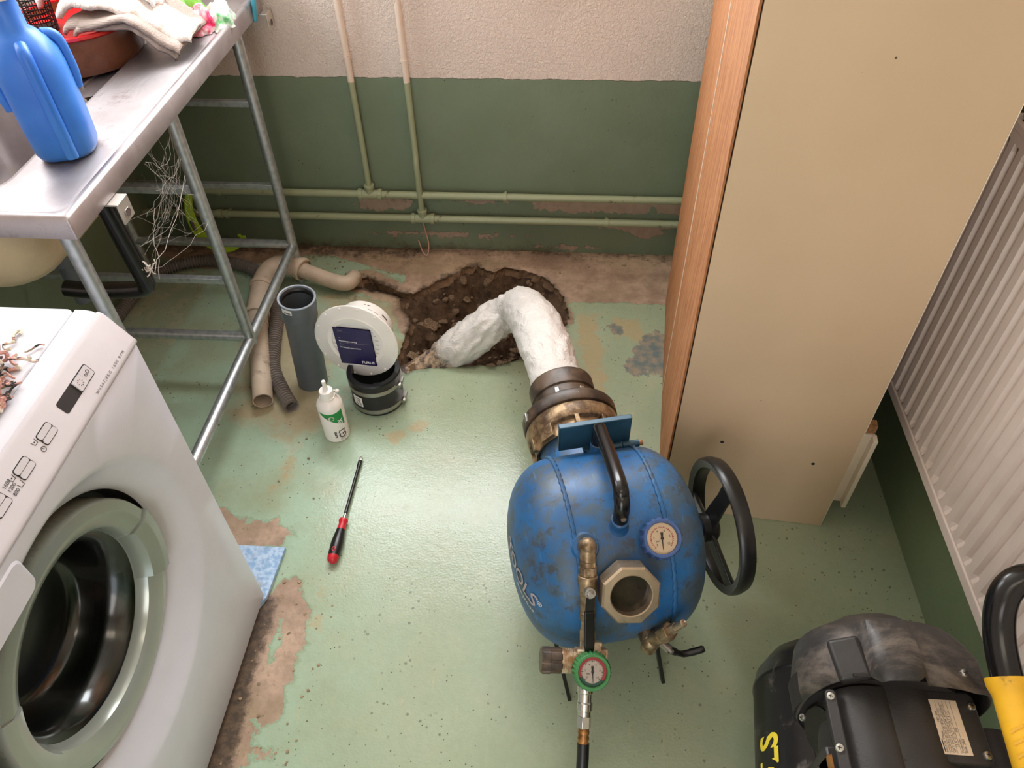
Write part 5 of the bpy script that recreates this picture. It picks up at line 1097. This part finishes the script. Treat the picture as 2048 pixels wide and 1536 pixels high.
for k in range(7): th.lathe([(0.0208, k * 0.0032), (0.0218, k * 0.0032 + 0.0008), (0.0218, k * 0.0032 + 0.0016), (0.0208, k * 0.0032 + 0.0024)], 32, axis_m(RM @ Vector((-0.024, -0.002, -0.006)), -lx_, uy_))
th.build('thread_ridges', 'zinc_block', reg, doubles=False)
kn = MB(); KM = axis_m(RM @ Vector((-0.047, -0.002, -0.006)), -lx_, uy_); n = 72
kn.loft([[((r if (k % 9) > 2 else r - 0.0018) * math.cos(2 * PI * k / n), (r if (k % 9) > 2 else r - 0.0018) * math.sin(2 * PI * k / n), z) for k in range(n)] for r, z in ((0.021, 0), (0.0225, 0.002), (0.0225, 0.020), (0.0235, 0.0205), (0.0235, 0.034), (0.021, 0.037))], True, True, KM)
kn.build('regulator_knob', 'black_sleeve', reg, smooth=35)
gauge(reg, RM @ Matrix.Translation((0.002, -0.012, 0.012)), 0.0315, 'gauge_green', 'dial_white', 30, 0.026, 274, True, 'regulator_gauge')
bt_ = RM @ Vector((-0.001, -0.030, -0.008)); hd = Vector((-0.20, -0.776, -0.60)).normalized(); HM = axis_m(bt_, hd)
MB().solid([(0.012, 0.0), (0.012, 0.014), (0.0145, 0.015), (0.0145, 0.026), (0.0125, 0.027), (0.0125, 0.042), (0.0140, 0.043), (0.0140, 0.056), (0.0115, 0.057), (0.0115, 0.066)], 18, HM).solid([(0.0130, 0.066), (0.0130, 0.086)], 6, HM).build('hose_coupler', 'chrome', reg, bevel=0.0006)
MB().solid([(0.0095, 0.086), (0.0095, 0.09), (0.0105, 0.094), (0.0090, 0.099), (0.0105, 0.104), (0.0090, 0.109), (0.0105, 0.114), (0.0105, 0.120)], 18, HM).build('hose_barb', 'rusty_brass', reg)
# drain valve low at the front right
V0 = Vector((0.040, -0.172, 0.225)); V1 = Vector((0.042, -0.205, 0.228)); V2 = Vector((0.088, -0.222, 0.318)); vd = (V2 - V1).normalized(); VM = axis_m(V1, vd)
MB().cyl((0.036, -0.150, 0.232), V0, 0.024, 0.020, 24).build('drain_boss', 'tank_blue', tk)
dv = MB().cyl(V0, V1, 0.0185, seg=20).sphere(V1, 0.0185, 16).cyl(V1, V1 + Vector((-0.004, -0.004, -0.022)), 0.0165, 0.015, 16).solid([(0.0135, 0.0), (0.0150, 0.012), (0.0150, 0.035), (0.0135, 0.037)], 20, VM).solid([(0.0170, 0.037), (0.0170, 0.062)], 6, VM)
dv = dv.build('drain_valve', 'brass', tk, bevel=0.0008)
MB().solid([(0.0095, 0.062), (0.0095, 0.078)], 6, VM).solid([(0.0075, 0.078), (0.0062, 0.082), (0.0075, 0.086), (0.0062, 0.090), (0.0072, 0.102), (0.0055, 0.103), (0.004, 0.100)], 16, VM).build('nipple', 'steel_nut', dv)
ls = V1 + vd * 0.022 + Vector((0.012, -0.016, -0.006)); MB().cyl(ls + Vector((-0.006, 0.008, 0)), ls + Vector((0.004, -0.010, 0.002)), 0.0085, seg=14).cyl(ls + Vector((0.004, -0.010, 0.002)), ls + Vector((0.007, -0.016, 0.003)), 0.0045, seg=6).build('valve_spindle', 'clamp_steel', dv)
P = spline([ls + Vector((0.002, -0.006, 0)), ls + Vector((0.020, -0.008, -0.018)), ls + Vector((0.034, -0.008, -0.030)), ls + Vector((0.050, -0.008, -0.030)), ls + Vector((0.076, -0.008, -0.024))], 6)
MB().tube(P, [0.0075] * 6 + [0.006] * 6 + [0.0065] * 6 + [0.007] * (len(P) - 19) + [0.005], 10).build('valve_lever', 'black_plastic', dv)
# legs
for x, y in ((-0.105, -0.195), (0.098, -0.195), (-0.105, 0.10), (0.098, 0.10)):
    dx = -0.020 if y < 0 else 0; lo = Vector((x, y, 0)); hi = Vector((x + dx, y * 0.66, 0.15))
    MB().loft([[p + Vector((sx_ * 0.004, sy_ * 0.012 * (0.5 if i == 0 else 1), 0)) for sx_, sy_ in ((-1, -1), (1, -1), (1, 1), (-1, 1))] for i, p in enumerate((lo, hi))]).build('leg', 'black_plastic', tk, bevel=0.001)
# hand wheel on the reel axle
WM_ = Matrix(((0, 0, 1, 0), (1, 0, 0, 0), (0, 1, 0, ZC0), (0, 0, 0, 1)))
RW = 0.142
hw = MB().lathe([(RW - 0.020, 0.238), (RW - 0.004, 0.234), (RW, 0.238), (RW + 0.001, 0.252), (RW - 0.004, 0.266), (RW - 0.010, 0.2675), (RW - 0.014, 0.262), (RW - 0.016, 0.262), (RW - 0.018, 0.2665), (RW - 0.022, 0.266), (RW - 0.024, 0.256), (RW - 0.020, 0.238)], 80, WM_).build('hand_wheel', 'black_plastic', tk, smooth=50)
sp = MB()
for k in range(3):
    a = math.radians(92 + 120 * k); r_ = Vector((0, math.cos(a), math.sin(a))); q = Vector((0, -math.sin(a), math.cos(a)))
    sp.loft([[Vector((x, 0, ZC0)) + r_ * R_ + q * s_ + Vector((dx_, 0, 0)) for s_, dx_ in ((-w_, 0), (-w_ * .5, 0.007), (w_ * .5, 0.007), (w_, 0), (w_, -0.006), (-w_, -0.006))] for R_, w_, x in ((0.014, 0.024, 0.226), (0.05, 0.021, 0.232), (0.09, 0.018, 0.240), (RW - 0.018, 0.020, 0.246))])
sp.build('wheel_spoke', 'black_plastic', hw, smooth=30, bevel=0.0015)
MB().solid([(0.030, 0.208), (0.030, 0.236), (0.024, 0.242), (0.018, 0.243)], 32, WM_).build('wheel_hub', 'black_plastic', hw)
MB().solid([(0.030, 0.180), (0.026, 0.200), (0.016, 0.202), (0.016, 0.215)], 32, WM_).build('reel_axle', 'tank_blue', tk)
# lettering on the left end cap
def cap_fn(y0, z0):
    def f(x, y):
        yy, zz = y0 - x, z0 + y; r = math.hypot(yy, zz - ZC0); return Vector((-(capx(min(r, RT - 1e-4)) + 0.0012), yy, zz))
    return f
text('TOOLS', 0.046, cap_fn(-0.130, 0.304), 'drum_lettering', 'print_faded', tk, 'RIGHT', 0.0006, shear=0.1)
text('linerpro.se', 0.0150, cap_fn(-0.130, 0.276), 'drum_lettering', 'print_white', tk, 'RIGHT', 0.0)
text('\u00ae', 0.014, cap_fn(-0.131, 0.312), 'drum_lettering', 'print_white', tk, 'LEFT', 0.0)
# black air hose leaving the regulator
twm = Matrix.Translation((0.098, 0.855, 0)) @ Matrix.Rotation(math.radians(14), 4, 'Z')
h0 = twm @ (HM @ Vector((0, 0, 0.112))); hdw = (twm.to_3x3() @ hd)
ph = spline([h0, h0 + hdw * 0.03, h0 + hdw * 0.07 + Vector((-0.002, 0, -0.002)), Vector((h0.x - 0.012, h0.y - 0.12, h0.z - 0.10)), Vector((h0.x - 0.03, h0.y - 0.18, 0.06)), Vector((h0.x - 0.06, h0.y - 0.27, 0.0115)), Vector((0.10, -0.1, 0.0115)), Vector((0.35, -0.3, 0.0115))], 8)
tag(MB().tube(ph, 0.0108, 16).build('air_hose', 'black_rubber'), 'black braided air hose running down from the regulator of the blue drum', 'hose')

# ------------------------------------------------------------------ white liner sleeve from the drum into the hole
ls_ = spline([(-0.008, 1.245, 0.306), (-0.020, 1.31, 0.303), (-0.040, 1.40, 0.288), (-0.066, 1.51, 0.258), (-0.092, 1.60, 0.220), (-0.118, 1.675, 0.178), (-0.160, 1.705, 0.140), (-0.215, 1.690, 0.105), (-0.275, 1.672, 0.060), (-0.330, 1.660, 0.020), (-0.372, 1.648, -0.010), (-0.420, 1.632, -0.038), (-0.470, 1.612, -0.062)], 12)
rad0 = [0.058, 0.060, 0.064, 0.066, 0.066, 0.063, 0.056, 0.058, 0.060, 0.054, 0.042, 0.040, 0.042]
N_ = len(ls_); rad = [float(np.interp(i / (N_ - 1) * (len(rad0) - 1), range(len(rad0)), rad0)) for i in range(N_)]
lt = MB().tube(ls_, rad, 56, False, ref=(0, 0, 1))
vs = np.array(lt.v).reshape(N_, 56, 3)
for i in range(N_):
    c = np.array(ls_[i]); u = i / (N_ - 1); bend = math.exp(-((u - 0.47) / 0.10) ** 2); soft = 1.0 if u > 0.42 else 0.45
    for k in range(56):
        d = vs[i, k] - c; r = np.linalg.norm(d); a = 2 * PI * k / 56
        f = 1 + soft * (0.16 * fbm((u * 9 + 0.8 * math.cos(a), math.cos(a) * 1.3, math.sin(a) * 1.3), 1.6, 3)) + 0.14 * soft * (abs(fbm((u * 16 + 1.2 * math.sin(a + 1), math.cos(a), math.sin(a)), 2.0, 2)) - 0.3)
        f -= 0.05 * math.exp(-(((a - 2.4) % (2 * PI)) / 0.10) ** 2) * (1 if u < 0.45 else 0)       # pressed seam
        f -= 0.22 * bend * max(0, math.cos(a - 3.6)) ** 2
        vs[i, k] = c + d * f
lt.v = [tuple(v) for v in vs.reshape(-1, 3)]
lin_o = lt.build('liner_sleeve', 'liner_felt', smooth=80, doubles=False)
st_ = np.repeat(np.clip((np.arange(N_) / (N_ - 1) - 0.70) / 0.16, 0, 1), 56); setattr_f(lin_o.data, 'stain', st_)
tag(lin_o, 'white felt pipe liner bending from the blue drum down into the hole', 'liner')
for o in [c for c in tk.children if c.name.startswith('liner_cuff')]: setattr_f(o.data, 'stain', np.full(len(o.data.vertices), 0.35))
cl = MB(); CMm = axis_m(ls_[-3], ls_[-1] - ls_[-6])
cl.lathe([(0.0425, -0.007), (0.0455, -0.007), (0.0455, 0.007), (0.0425, 0.007)], 36, CMm)
clo = cl.build('hose_clamp', 'clamp_steel', lin_o)
b_ = CMm @ Vector((0, 0, 0)); up_ = Vector((-0.3, -0.6, 0.75)).normalized(); e_ = b_ + up_ * 0.049; td = (ls_[-1] - ls_[-6]).normalized().cross(up_)
MB().cyl(e_ - td * 0.014, e_ + td * 0.014, 0.0055, seg=12).box(e_, (0.012, 0.014, 0.010)).build('clamp_screw', 'clamp_steel', clo)
tag(MB().tube([Vector((-0.43, 1.628, -0.044)), Vector((-0.58, 1.585, -0.10)), Vector((-0.66, 1.56, -0.13))], [0.041, 0.041, 0.041], 28).build('buried_pipe', 'slab_edge'), 'dirty old pipe end buried under the floor where the liner enters', 'pipe')

# ------------------------------------------------------------------ tall cabinet turned away from the wall
cb = thing('tall_cabinet', 'tall beige cabinet with a brown hardboard back turned sideways by the radiator', 'cabinet', (0.259, 1.139, 0), math.atan2(-0.037, 0.392))
CW, CD, CH = 0.3937, 0.826, 2.02
MB().box((CW / 2 + 0.002, 0.009, CH / 2), (CW - 0.004, 0.018, CH)).build('side_panel', 'cabinet_beige', cb, bevel=0.001)
MB().box((CW / 2 + 0.002, CD - 0.009, CH / 2), (CW - 0.004, 0.018, CH)).build('side_panel', 'cabinet_beige', cb, bevel=0.001)
MB().box((CW / 2 + 0.002, CD / 2, CH - 0.009), (CW - 0.006, CD - 0.037, 0.018)).build('top_panel', 'cabinet_beige', cb)
MB().box((CW / 2 + 0.002, CD / 2, 0.09), (CW - 0.006, CD - 0.037, 0.018)).build('bottom_panel', 'cabinet_beige', cb)
ys = 0.395
for a, b in ((0.001, ys - 0.002), (ys + 0.002, CD - 0.001)):
    MB().box((-0.0005, (a + b) / 2, CH / 2), (0.004, b - a, CH - 0.002)).build('back_board', 'hardboard', cb)
MB().box((-0.0015, ys, CH / 2), (0.005, 0.0045, CH)).build('seam_strip', 'seam_white', cb)
MB().box((CW + 0.0005, 0.009, CH / 2), (0.0015, 0.018, CH)).build('edge_band', 'seam_white', cb)
for s_, z0, z1 in ((0, 0.36, CH),):
    MB().box((CW - 0.012, CD / 2, (z0 + z1) / 2), (0.018, CD - 0.04, z1 - z0)).build('door', 'cabinet_beige', cb)
bs = MB().box((CW + 0.035, 0.020, 0.195), (0.010, 0.022, 0.245)).box((CW + 0.019, 0.032, 0.195), (0.036, 0.008, 0.245)); bs.build('base_strip', 'seam_white', cb, bevel=0.001)
MB().box((CW + 0.014, 0.028, 0.345), (0.030, 0.020, 0.022)).build('chipped_block', 'chipboard', cb)
for x, z in ((0.135, 0.27), (0.33, 0.24)):
    pass
for x, z in ((0.11, 0.272), (0.318, 0.232)):
    MB().lathe([(0.0001, 0.0004), (0.0042, 0.0003), (0.0045, -0.001)], 12, axis_m((x, 0.0, z), (0, -1, 0))).build('screw_hole', 'print_black', cb)
ha = MB().tube([(0.30 + 0.09 * t_, -0.0006, 1.228 + 0.010 * math.sin(t_ * 2.2) - 0.006 * t_) for t_ in np.linspace(0, 1, 12)], 0.0009, 4).build('scratch', 'print_grey', cb)

# ------------------------------------------------------------------ radiator on the right wall
ra = thing('radiator', 'white ribbed panel radiator on the right hand wall beside the cabinet', 'radiator', (0.79, 0.85, 0.32))
ry0, ry1, rz0, rz1 = -0.62, 0.475, 0.0, 0.64
pf_ = []; y = ry0 + 0.03; pitch = 0.0375
pf_.append((-0.030, ry0)); pf_.append((-0.030, y))
while y < ry1 - 0.05:
    pf_ += [(-0.030, y + 0.004), (-0.0215, y + 0.010), (-0.0215, y + 0.018), (-0.030, y + 0.024)]; y += pitch
pf_.append((-0.030, ry1))
zz = [(rz0 + 0.012, 0.012), (rz0 + 0.03, 0.0), (rz1 - 0.04, 0.0), (rz1 - 0.022, 0.012)]
fr = MB(); nP = len(pf_)
for z, k in ((rz0, 0), (rz0 + 0.020, 0), (rz0 + 0.034, 1), (rz1 - 0.036, 1), (rz1 - 0.022, 0), (rz1, 0)):
    fr.v += [((x if k else -0.030), y_, z) for x, y_ in pf_]
fr.f = [(j * nP + i, j * nP + i + 1, (j + 1) * nP + i + 1, (j + 1) * nP + i) for j in range(5) for i in range(nP - 1)]
fr.build('front_sheet', 'radiator_paint', ra, smooth=20)
MB().box((0.003, (ry0 + ry1) / 2, rz0 + 0.006), (0.06, ry1 - ry0, 0.012)).build('bottom_flange', 'radiator_paint', ra, bevel=0.002)
MB().box((-0.026, (ry0 + ry1) / 2, rz0 + 0.003), (0.014, ry1 - ry0 + 0.002, 0.026)).build('bottom_edge', 'radiator_paint', ra, bevel=0.003)
MB().box((0.018, (ry0 + ry1) / 2, (rz0 + rz1) / 2), (0.03, ry1 - ry0, rz1 - rz0 - 0.02)).build('rear_panel', 'radiator_dark', ra)
for y in (ry0, ry1): MB().box((-0.001, y, (rz0 + rz1) / 2), (0.058, 0.004, rz1 - rz0)).build('side_cover', 'radiator_paint', ra)
gt = MB()
for k in range(3): gt.box((-0.018 + k * 0.02, (ry0 + ry1) / 2, rz1), (0.004, ry1 - ry0, 0.008))
gt.box((-0.027, (ry0 + ry1) / 2, rz1 + 0.001), (0.008, ry1 - ry0, 0.012)); gt.build('top_grille', 'radiator_paint', ra, bevel=0.001)
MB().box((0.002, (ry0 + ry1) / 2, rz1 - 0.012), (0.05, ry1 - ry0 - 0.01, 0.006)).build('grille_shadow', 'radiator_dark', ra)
MB().tube(spline([(-0.012, ry1 + 0.0, 0.055), (-0.012, ry1 + 0.03, 0.055), (-0.012, ry1 + 0.04, 0.03), (-0.012, ry1 + 0.04, -0.05)], 6), 0.012, 12).cyl((-0.012, ry1 + 0.01, 0.055), (-0.012, ry1 + 0.045, 0.055), 0.022, seg=14).build('radiator_valve', 'black_plastic', ra)

# ------------------------------------------------------------------ black compressor at the lower right
co = thing('air_compressor', 'dusty black air compressor with a yellow gripped handle beside the radiator', 'air compressor', (0.50, 0.40, 0)); co_o = Vector((0.50, 0.40, 0))
Cl = lambda *p: Vector(p) - co_o
tm = Matrix.Translation(Cl(0.490, 0.40, 0.205)) @ Matrix.Rotation(math.radians(-7), 4, 'Z') @ Matrix.Rotation(-PI / 2, 4, 'X')
RK = 0.137
MB().lathe([(0.0005, -0.36), (0.06, -0.352), (0.105, -0.325), (RK - 0.006, -0.28), (RK, -0.25), (RK, 0.185), (RK + 0.0012, 0.186), (RK + 0.0012, 0.194), (RK, 0.195), (RK - 0.006, 0.220), (0.105, 0.255), (0.06, 0.280), (0.0005, 0.288)], 64, tm).build('air_tank', 'compressor_tank', co, smooth=60)
def tank_fn(s0, a0):
    def f(x, y):
        a = a0 - y / RK; return tm @ Vector(((RK + 0.0008) * math.cos(a), (RK + 0.0008) * math.sin(a), s0 + x))
    return f
text('TOOLS', 0.070, tank_fn(0.085, math.radians(202)), 'tank_lettering', 'yellow_print', co, 'RIGHT', 0.0020, width=0.80)
for x in (0.39, 0.62):
    w_ = MB().lathe([(0.030, -0.016), (0.066, -0.018), (0.072, -0.010), (0.072, 0.010), (0.066, 0.018), (0.030, 0.016), (0.012, 0.014), (0.012, -0.014), (0.030, -0.016)], 40, axis_m(Cl(x, 0.20, 0.072), (1, 0, 0))); w_.build('wheel', 'black_rubber', co)
for x in (0.46, 0.55): MB().cyl(Cl(x, 0.56, 0.0), Cl(x, 0.56, 0.10), 0.016).build('foot', 'black_rubber', co)
# fan shroud
def shsec(hw, hh, zc, n=64, e=2.5, xc=0.510):
    out = []
    for k in range(n):
        t_ = 2 * PI * k / n; c, s_ = math.cos(t_), math.sin(t_); out.append((xc + hw * abs(c) ** (2 / e) * (1 if c >= 0 else -1), zc + hh * abs(s_) ** (2 / e) * (1 if s_ >= 0 else -1)))
    return out
secs = [(0.478, 0.128, 0.128, 0.432, 2.5), (0.50, 0.129, 0.128, 0.432, 2.5), (0.53, 0.128, 0.126, 0.431, 2.5), (0.556, 0.122, 0.118, 0.429, 2.4), (0.578, 0.116, 0.102, 0.426, 2.3), (0.594, 0.090, 0.078, 0.424, 2.2), (0.603, 0.050, 0.045, 0.424, 2.0), (0.606, 0.002, 0.002, 0.424, 2.0)]
sh = MB(); loops = []
for y, hw, hh, zc, e in secs:
    L_ = []
    for k, (x, z) in enumerate(shsec(hw, hh, zc, 96, e)):
        top = max(0.0, (z - zc) / hh) if hh > 0.02 else 0
        q = (x - 0.510)
        def sm(v, a, b): t_ = min(1, max(0, (v - a) / (b - a))); return t_ * t_ * (3 - 2 * t_)
        ridge = sm(q, -0.068, -0.056) * (1 - sm(q, -0.006, 0.010)) * (0.022 if y < 0.575 else 0.010) * top        # raised channel
        well = sm(q, 0.002, 0.016) * (1 - sm(q, 0.085, 0.11)) * 0.016 * top * (1 if y < 0.56 else 0.3)
        yy = y - (0.006 * top if (y < 0.49 and q > 0.0) else 0) - (0.018 * top if y < 0.49 and -0.06 < q <= 0.0 else 0)
        L_.append(Cl(x, yy, z + ridge - well))
    loops.append(L_)
sh.loft(loops, False, False); shr = sh.build('fan_shroud', 'shroud_dusty', co, smooth=32, solidify=0.003)
lt_ = MB().prism(rrect(-0.022, 0.022, -0.030, 0.030, 0.006), 0, 0.020, Matrix.Translation(Cl(0.428, 0.505, 0.531)) @ Matrix.Rotation(0.12, 4, 'Z') @ Matrix.Rotation(-0.30, 4, 'Y')); lt_.build('shroud_boss', 'motor_black', shr, bevel=0.006, seg=3)
MB().box(Cl(0.432, 0.4765, 0.5525), (0.022, 0.004, 0.003)).build('boss_slot', 'print_black', shr)
def screw(p, n, r=0.0062, par=None):
    M = axis_m(p, n, (0.3, 1, 0.2)); s_ = MB().solid([(r, 0), (r, 0.0012), (r * .82, 0.003), (r * .3, 0.0036)], 20, M).build('screw', 'chrome', par or co)
    MB().box((0, 0, 0.0034), (r * .9, r * .22, 0.0012), M).box((0, 0, 0.0034), (r * .22, r * .9, 0.0012), M).build('screw_slot', 'print_black', s_)
# motor body and terminal box
mm = axis_m(Cl(0.497, 0.482, 0.415), (0, -1, 0), (0, 0, 1))
MB().solid([(0.098, -0.03), (0.098, 0.30), (0.085, 0.315), (0.03, 0.32)], 64, mm).build('motor_body', 'motor_black', co, smooth=50)
gap = MB().solid([(0.120, -0.045), (0.120, 0.0)], 48, mm).build('fan_grille', 'print_black', co)
hf = MB().cyl(Cl(0.452, 0.478, 0.470), Cl(0.452, 0.16, 0.470), 0.048, seg=40).build('capacitor_housing', 'motor_black', co, smooth=40)
for y in (0.458, 0.382, 0.30): MB().prism([(0.47, 0.44), (0.535, 0.44), (0.535, 0.500), (0.505, 0.508), (0.478, 0.512)], -0.0015, 0.0015, Matrix(((1, 0, 0, -0.50), (0, 0, 1, y - 0.40), (0, 1, 0, 0), (0, 0, 0, 1)))).build('cooling_fin', 'motor_black', co)
flg = MB().prism(rrect(-0.008, 0.008, -0.155, 0.155, 0.007), 0, 0.006, Matrix.Translation(Cl(0.398, 0.318, 0.506)) @ Matrix.Rotation(math.radians(-1), 4, 'Z') @ Matrix.Rotation(math.radians(-14), 4, 'Y')).build('housing_flange', 'motor_black', co, bevel=0.002)
screw(Cl(0.3985, 0.462, 0.5115), (-0.25, -0.1, 1), par=flg); screw(Cl(0.3955, 0.392, 0.5115), (-0.25, -0.1, 1), par=flg)
tb = MB().prism(rrect(-0.0475, 0.0475, -0.050, 0.050, 0.010), -0.06, 0.0, Matrix.Translation(Cl(0.5545, 0.435, 0.503))).build('terminal_box', 'motor_black', co, bevel=0.004, seg=3)
PT = Vector(Cl(0.5510, 0.433, 0.5034))
MB().box(PT + Vector((0, 0, 0.0005)), (0.0475, 0.074, 0.001)).build('rating_plate', 'plate_metal', tb)
def plf(u, v): return lambda x, y: PT + Vector((-0.02375 + u - y, -0.037 + v + x, 0.0014))
text('CE', 0.0115, plf(0.0065, 0.0555), 'plate_lettering', 'print_black', tb, 'LEFT', 0.0001, width=0.95)
text('FSD', 0.0095, plf(0.0062, 0.0035), 'plate_lettering', 'print_black', tb, 'LEFT', 0.0003, width=1.1)
for x in (0.0005, 0.0118): MB().box(PT + Vector((-0.02375 + x, -0.037 + 0.0115, 0.0013)), (0.0010, 0.017, 0.0004)).build('plate_rule', 'print_black', tb)
text('Cod 9606214', 0.0046, plf(0.0085, 0.026), 'plate_lettering', 'print_grey', tb)
for k, s_ in enumerate(('MOTOR TPhase          MEC 80B', 'V~230 Hz 50 (A) 13  IP 54  S3 75%', 'HP 3  kW 2.2  COS\u03c6 0.98  RPM 2720', '      12 A  Cl.Th.F  F COLF  E CO', 'Protection        SW', 'Date  2003')):
    text(s_, 0.0043, plf(0.0150 + k * 0.0056 * 0.9, 0.003), 'plate_lettering', 'print_grey', tb, width=0.95)
    if k < 5: MB().box(PT + Vector((-0.02375 + 0.0176 + k * 0.00504, 0, 0.0012)), (0.00025, 0.070, 0.0003)).build('plate_rule', 'print_grey', tb)
for x, y in ((0.5155, 0.470), (0.5945, 0.4635), (0.517, 0.400), (0.594, 0.398)): screw(Cl(x, y, 0.503), (0, 0, 1), 0.0060, tb)
screw(Cl(0.5835, 0.497, 0.535), (0.1, -0.25, 1), 0.0062, shr); screw(Cl(0.372, 0.452, 0.455), (-0.9, -0.3, 0.5), 0.0055, shr)
MB().cyl(Cl(0.430, 0.452, 0.42), Cl(0.400, 0.446, 0.43), 0.034, 0.032, 28).build('filter_cap', 'black_gloss', co)
npl = MB().box(Cl(0.392, 0.35, 0.455), (0.004, 0.09, 0.05)).build('name_plate', 'rusty_brass', co); 
MB().box(Cl(0.405, 0.33, 0.42), (0.03, 0.16, 0.10)).build('switch_box', 'motor_black', co, bevel=0.004)
MB().cyl(Cl(0.63, 0.45, 0.42), Cl(0.63, 0.36, 0.42), 0.045, seg=28).build('pump_head', 'motor_black', co)
MB().box(Cl(0.50, 0.40, 0.338), (0.16, 0.26, 0.02)).build('mounting_plate', 'motor_black', co, bevel=0.003)
# handle bar with a yellow grip
hbar = spline([Cl(0.632, 0.05, 0.40), Cl(0.630, 0.20, 0.487), Cl(0.628, 0.36, 0.534), Cl(0.624, 0.47, 0.560), Cl(0.622, 0.535, 0.588), Cl(0.628, 0.572, 0.622), Cl(0.650, 0.588, 0.642), Cl(0.690, 0.585, 0.646), Cl(0.722, 0.565, 0.625), Cl(0.735, 0.52, 0.585), Cl(0.737, 0.40, 0.54)], 8)
han = MB().tube(hbar, 0.0205, 24).build('handle_bar', 'black_gloss', co)
gp_ = [p for p in hbar if 0.10 < (p + co_o).y < 0.485 and (p + co_o).x < 0.66]; n = len(gp_)
gl_ = MB().tube(gp_, [0.0235 if i < n - 2 else (0.0275 if i == n - 2 else 0.0285) for i in range(n)], 28); gro = gl_.build('hand_grip', 'yellow_grip', han, smooth=50)
rb_ = MB()
for k in range(16):
    i = 2 + int(k * (n - 6) / 16); p = gp_[i]; t_ = (gp_[i + 1] - gp_[i - 1]).normalized(); up = (Vector((-0.3, 0, 1)) - t_ * t_.z).normalized(); sd_ = t_.cross(up)
    for s_ in (-1, 1): rb_.tube([p + up * 0.0236 * math.cos(a) + sd_ * 0.0236 * s_ * math.sin(a) + t_ * (-0.010 * a) for a in (0.08, 0.3, 0.55, 0.8)], 0.0022, 5)
rb_.build('grip_ribs', 'yellow_grip', gro, doubles=False)
MB().cyl(Cl(0.50, 0.30, 0.35), Cl(0.632, 0.10, 0.42), 0.014).build('handle_stay', 'black_gloss', co)
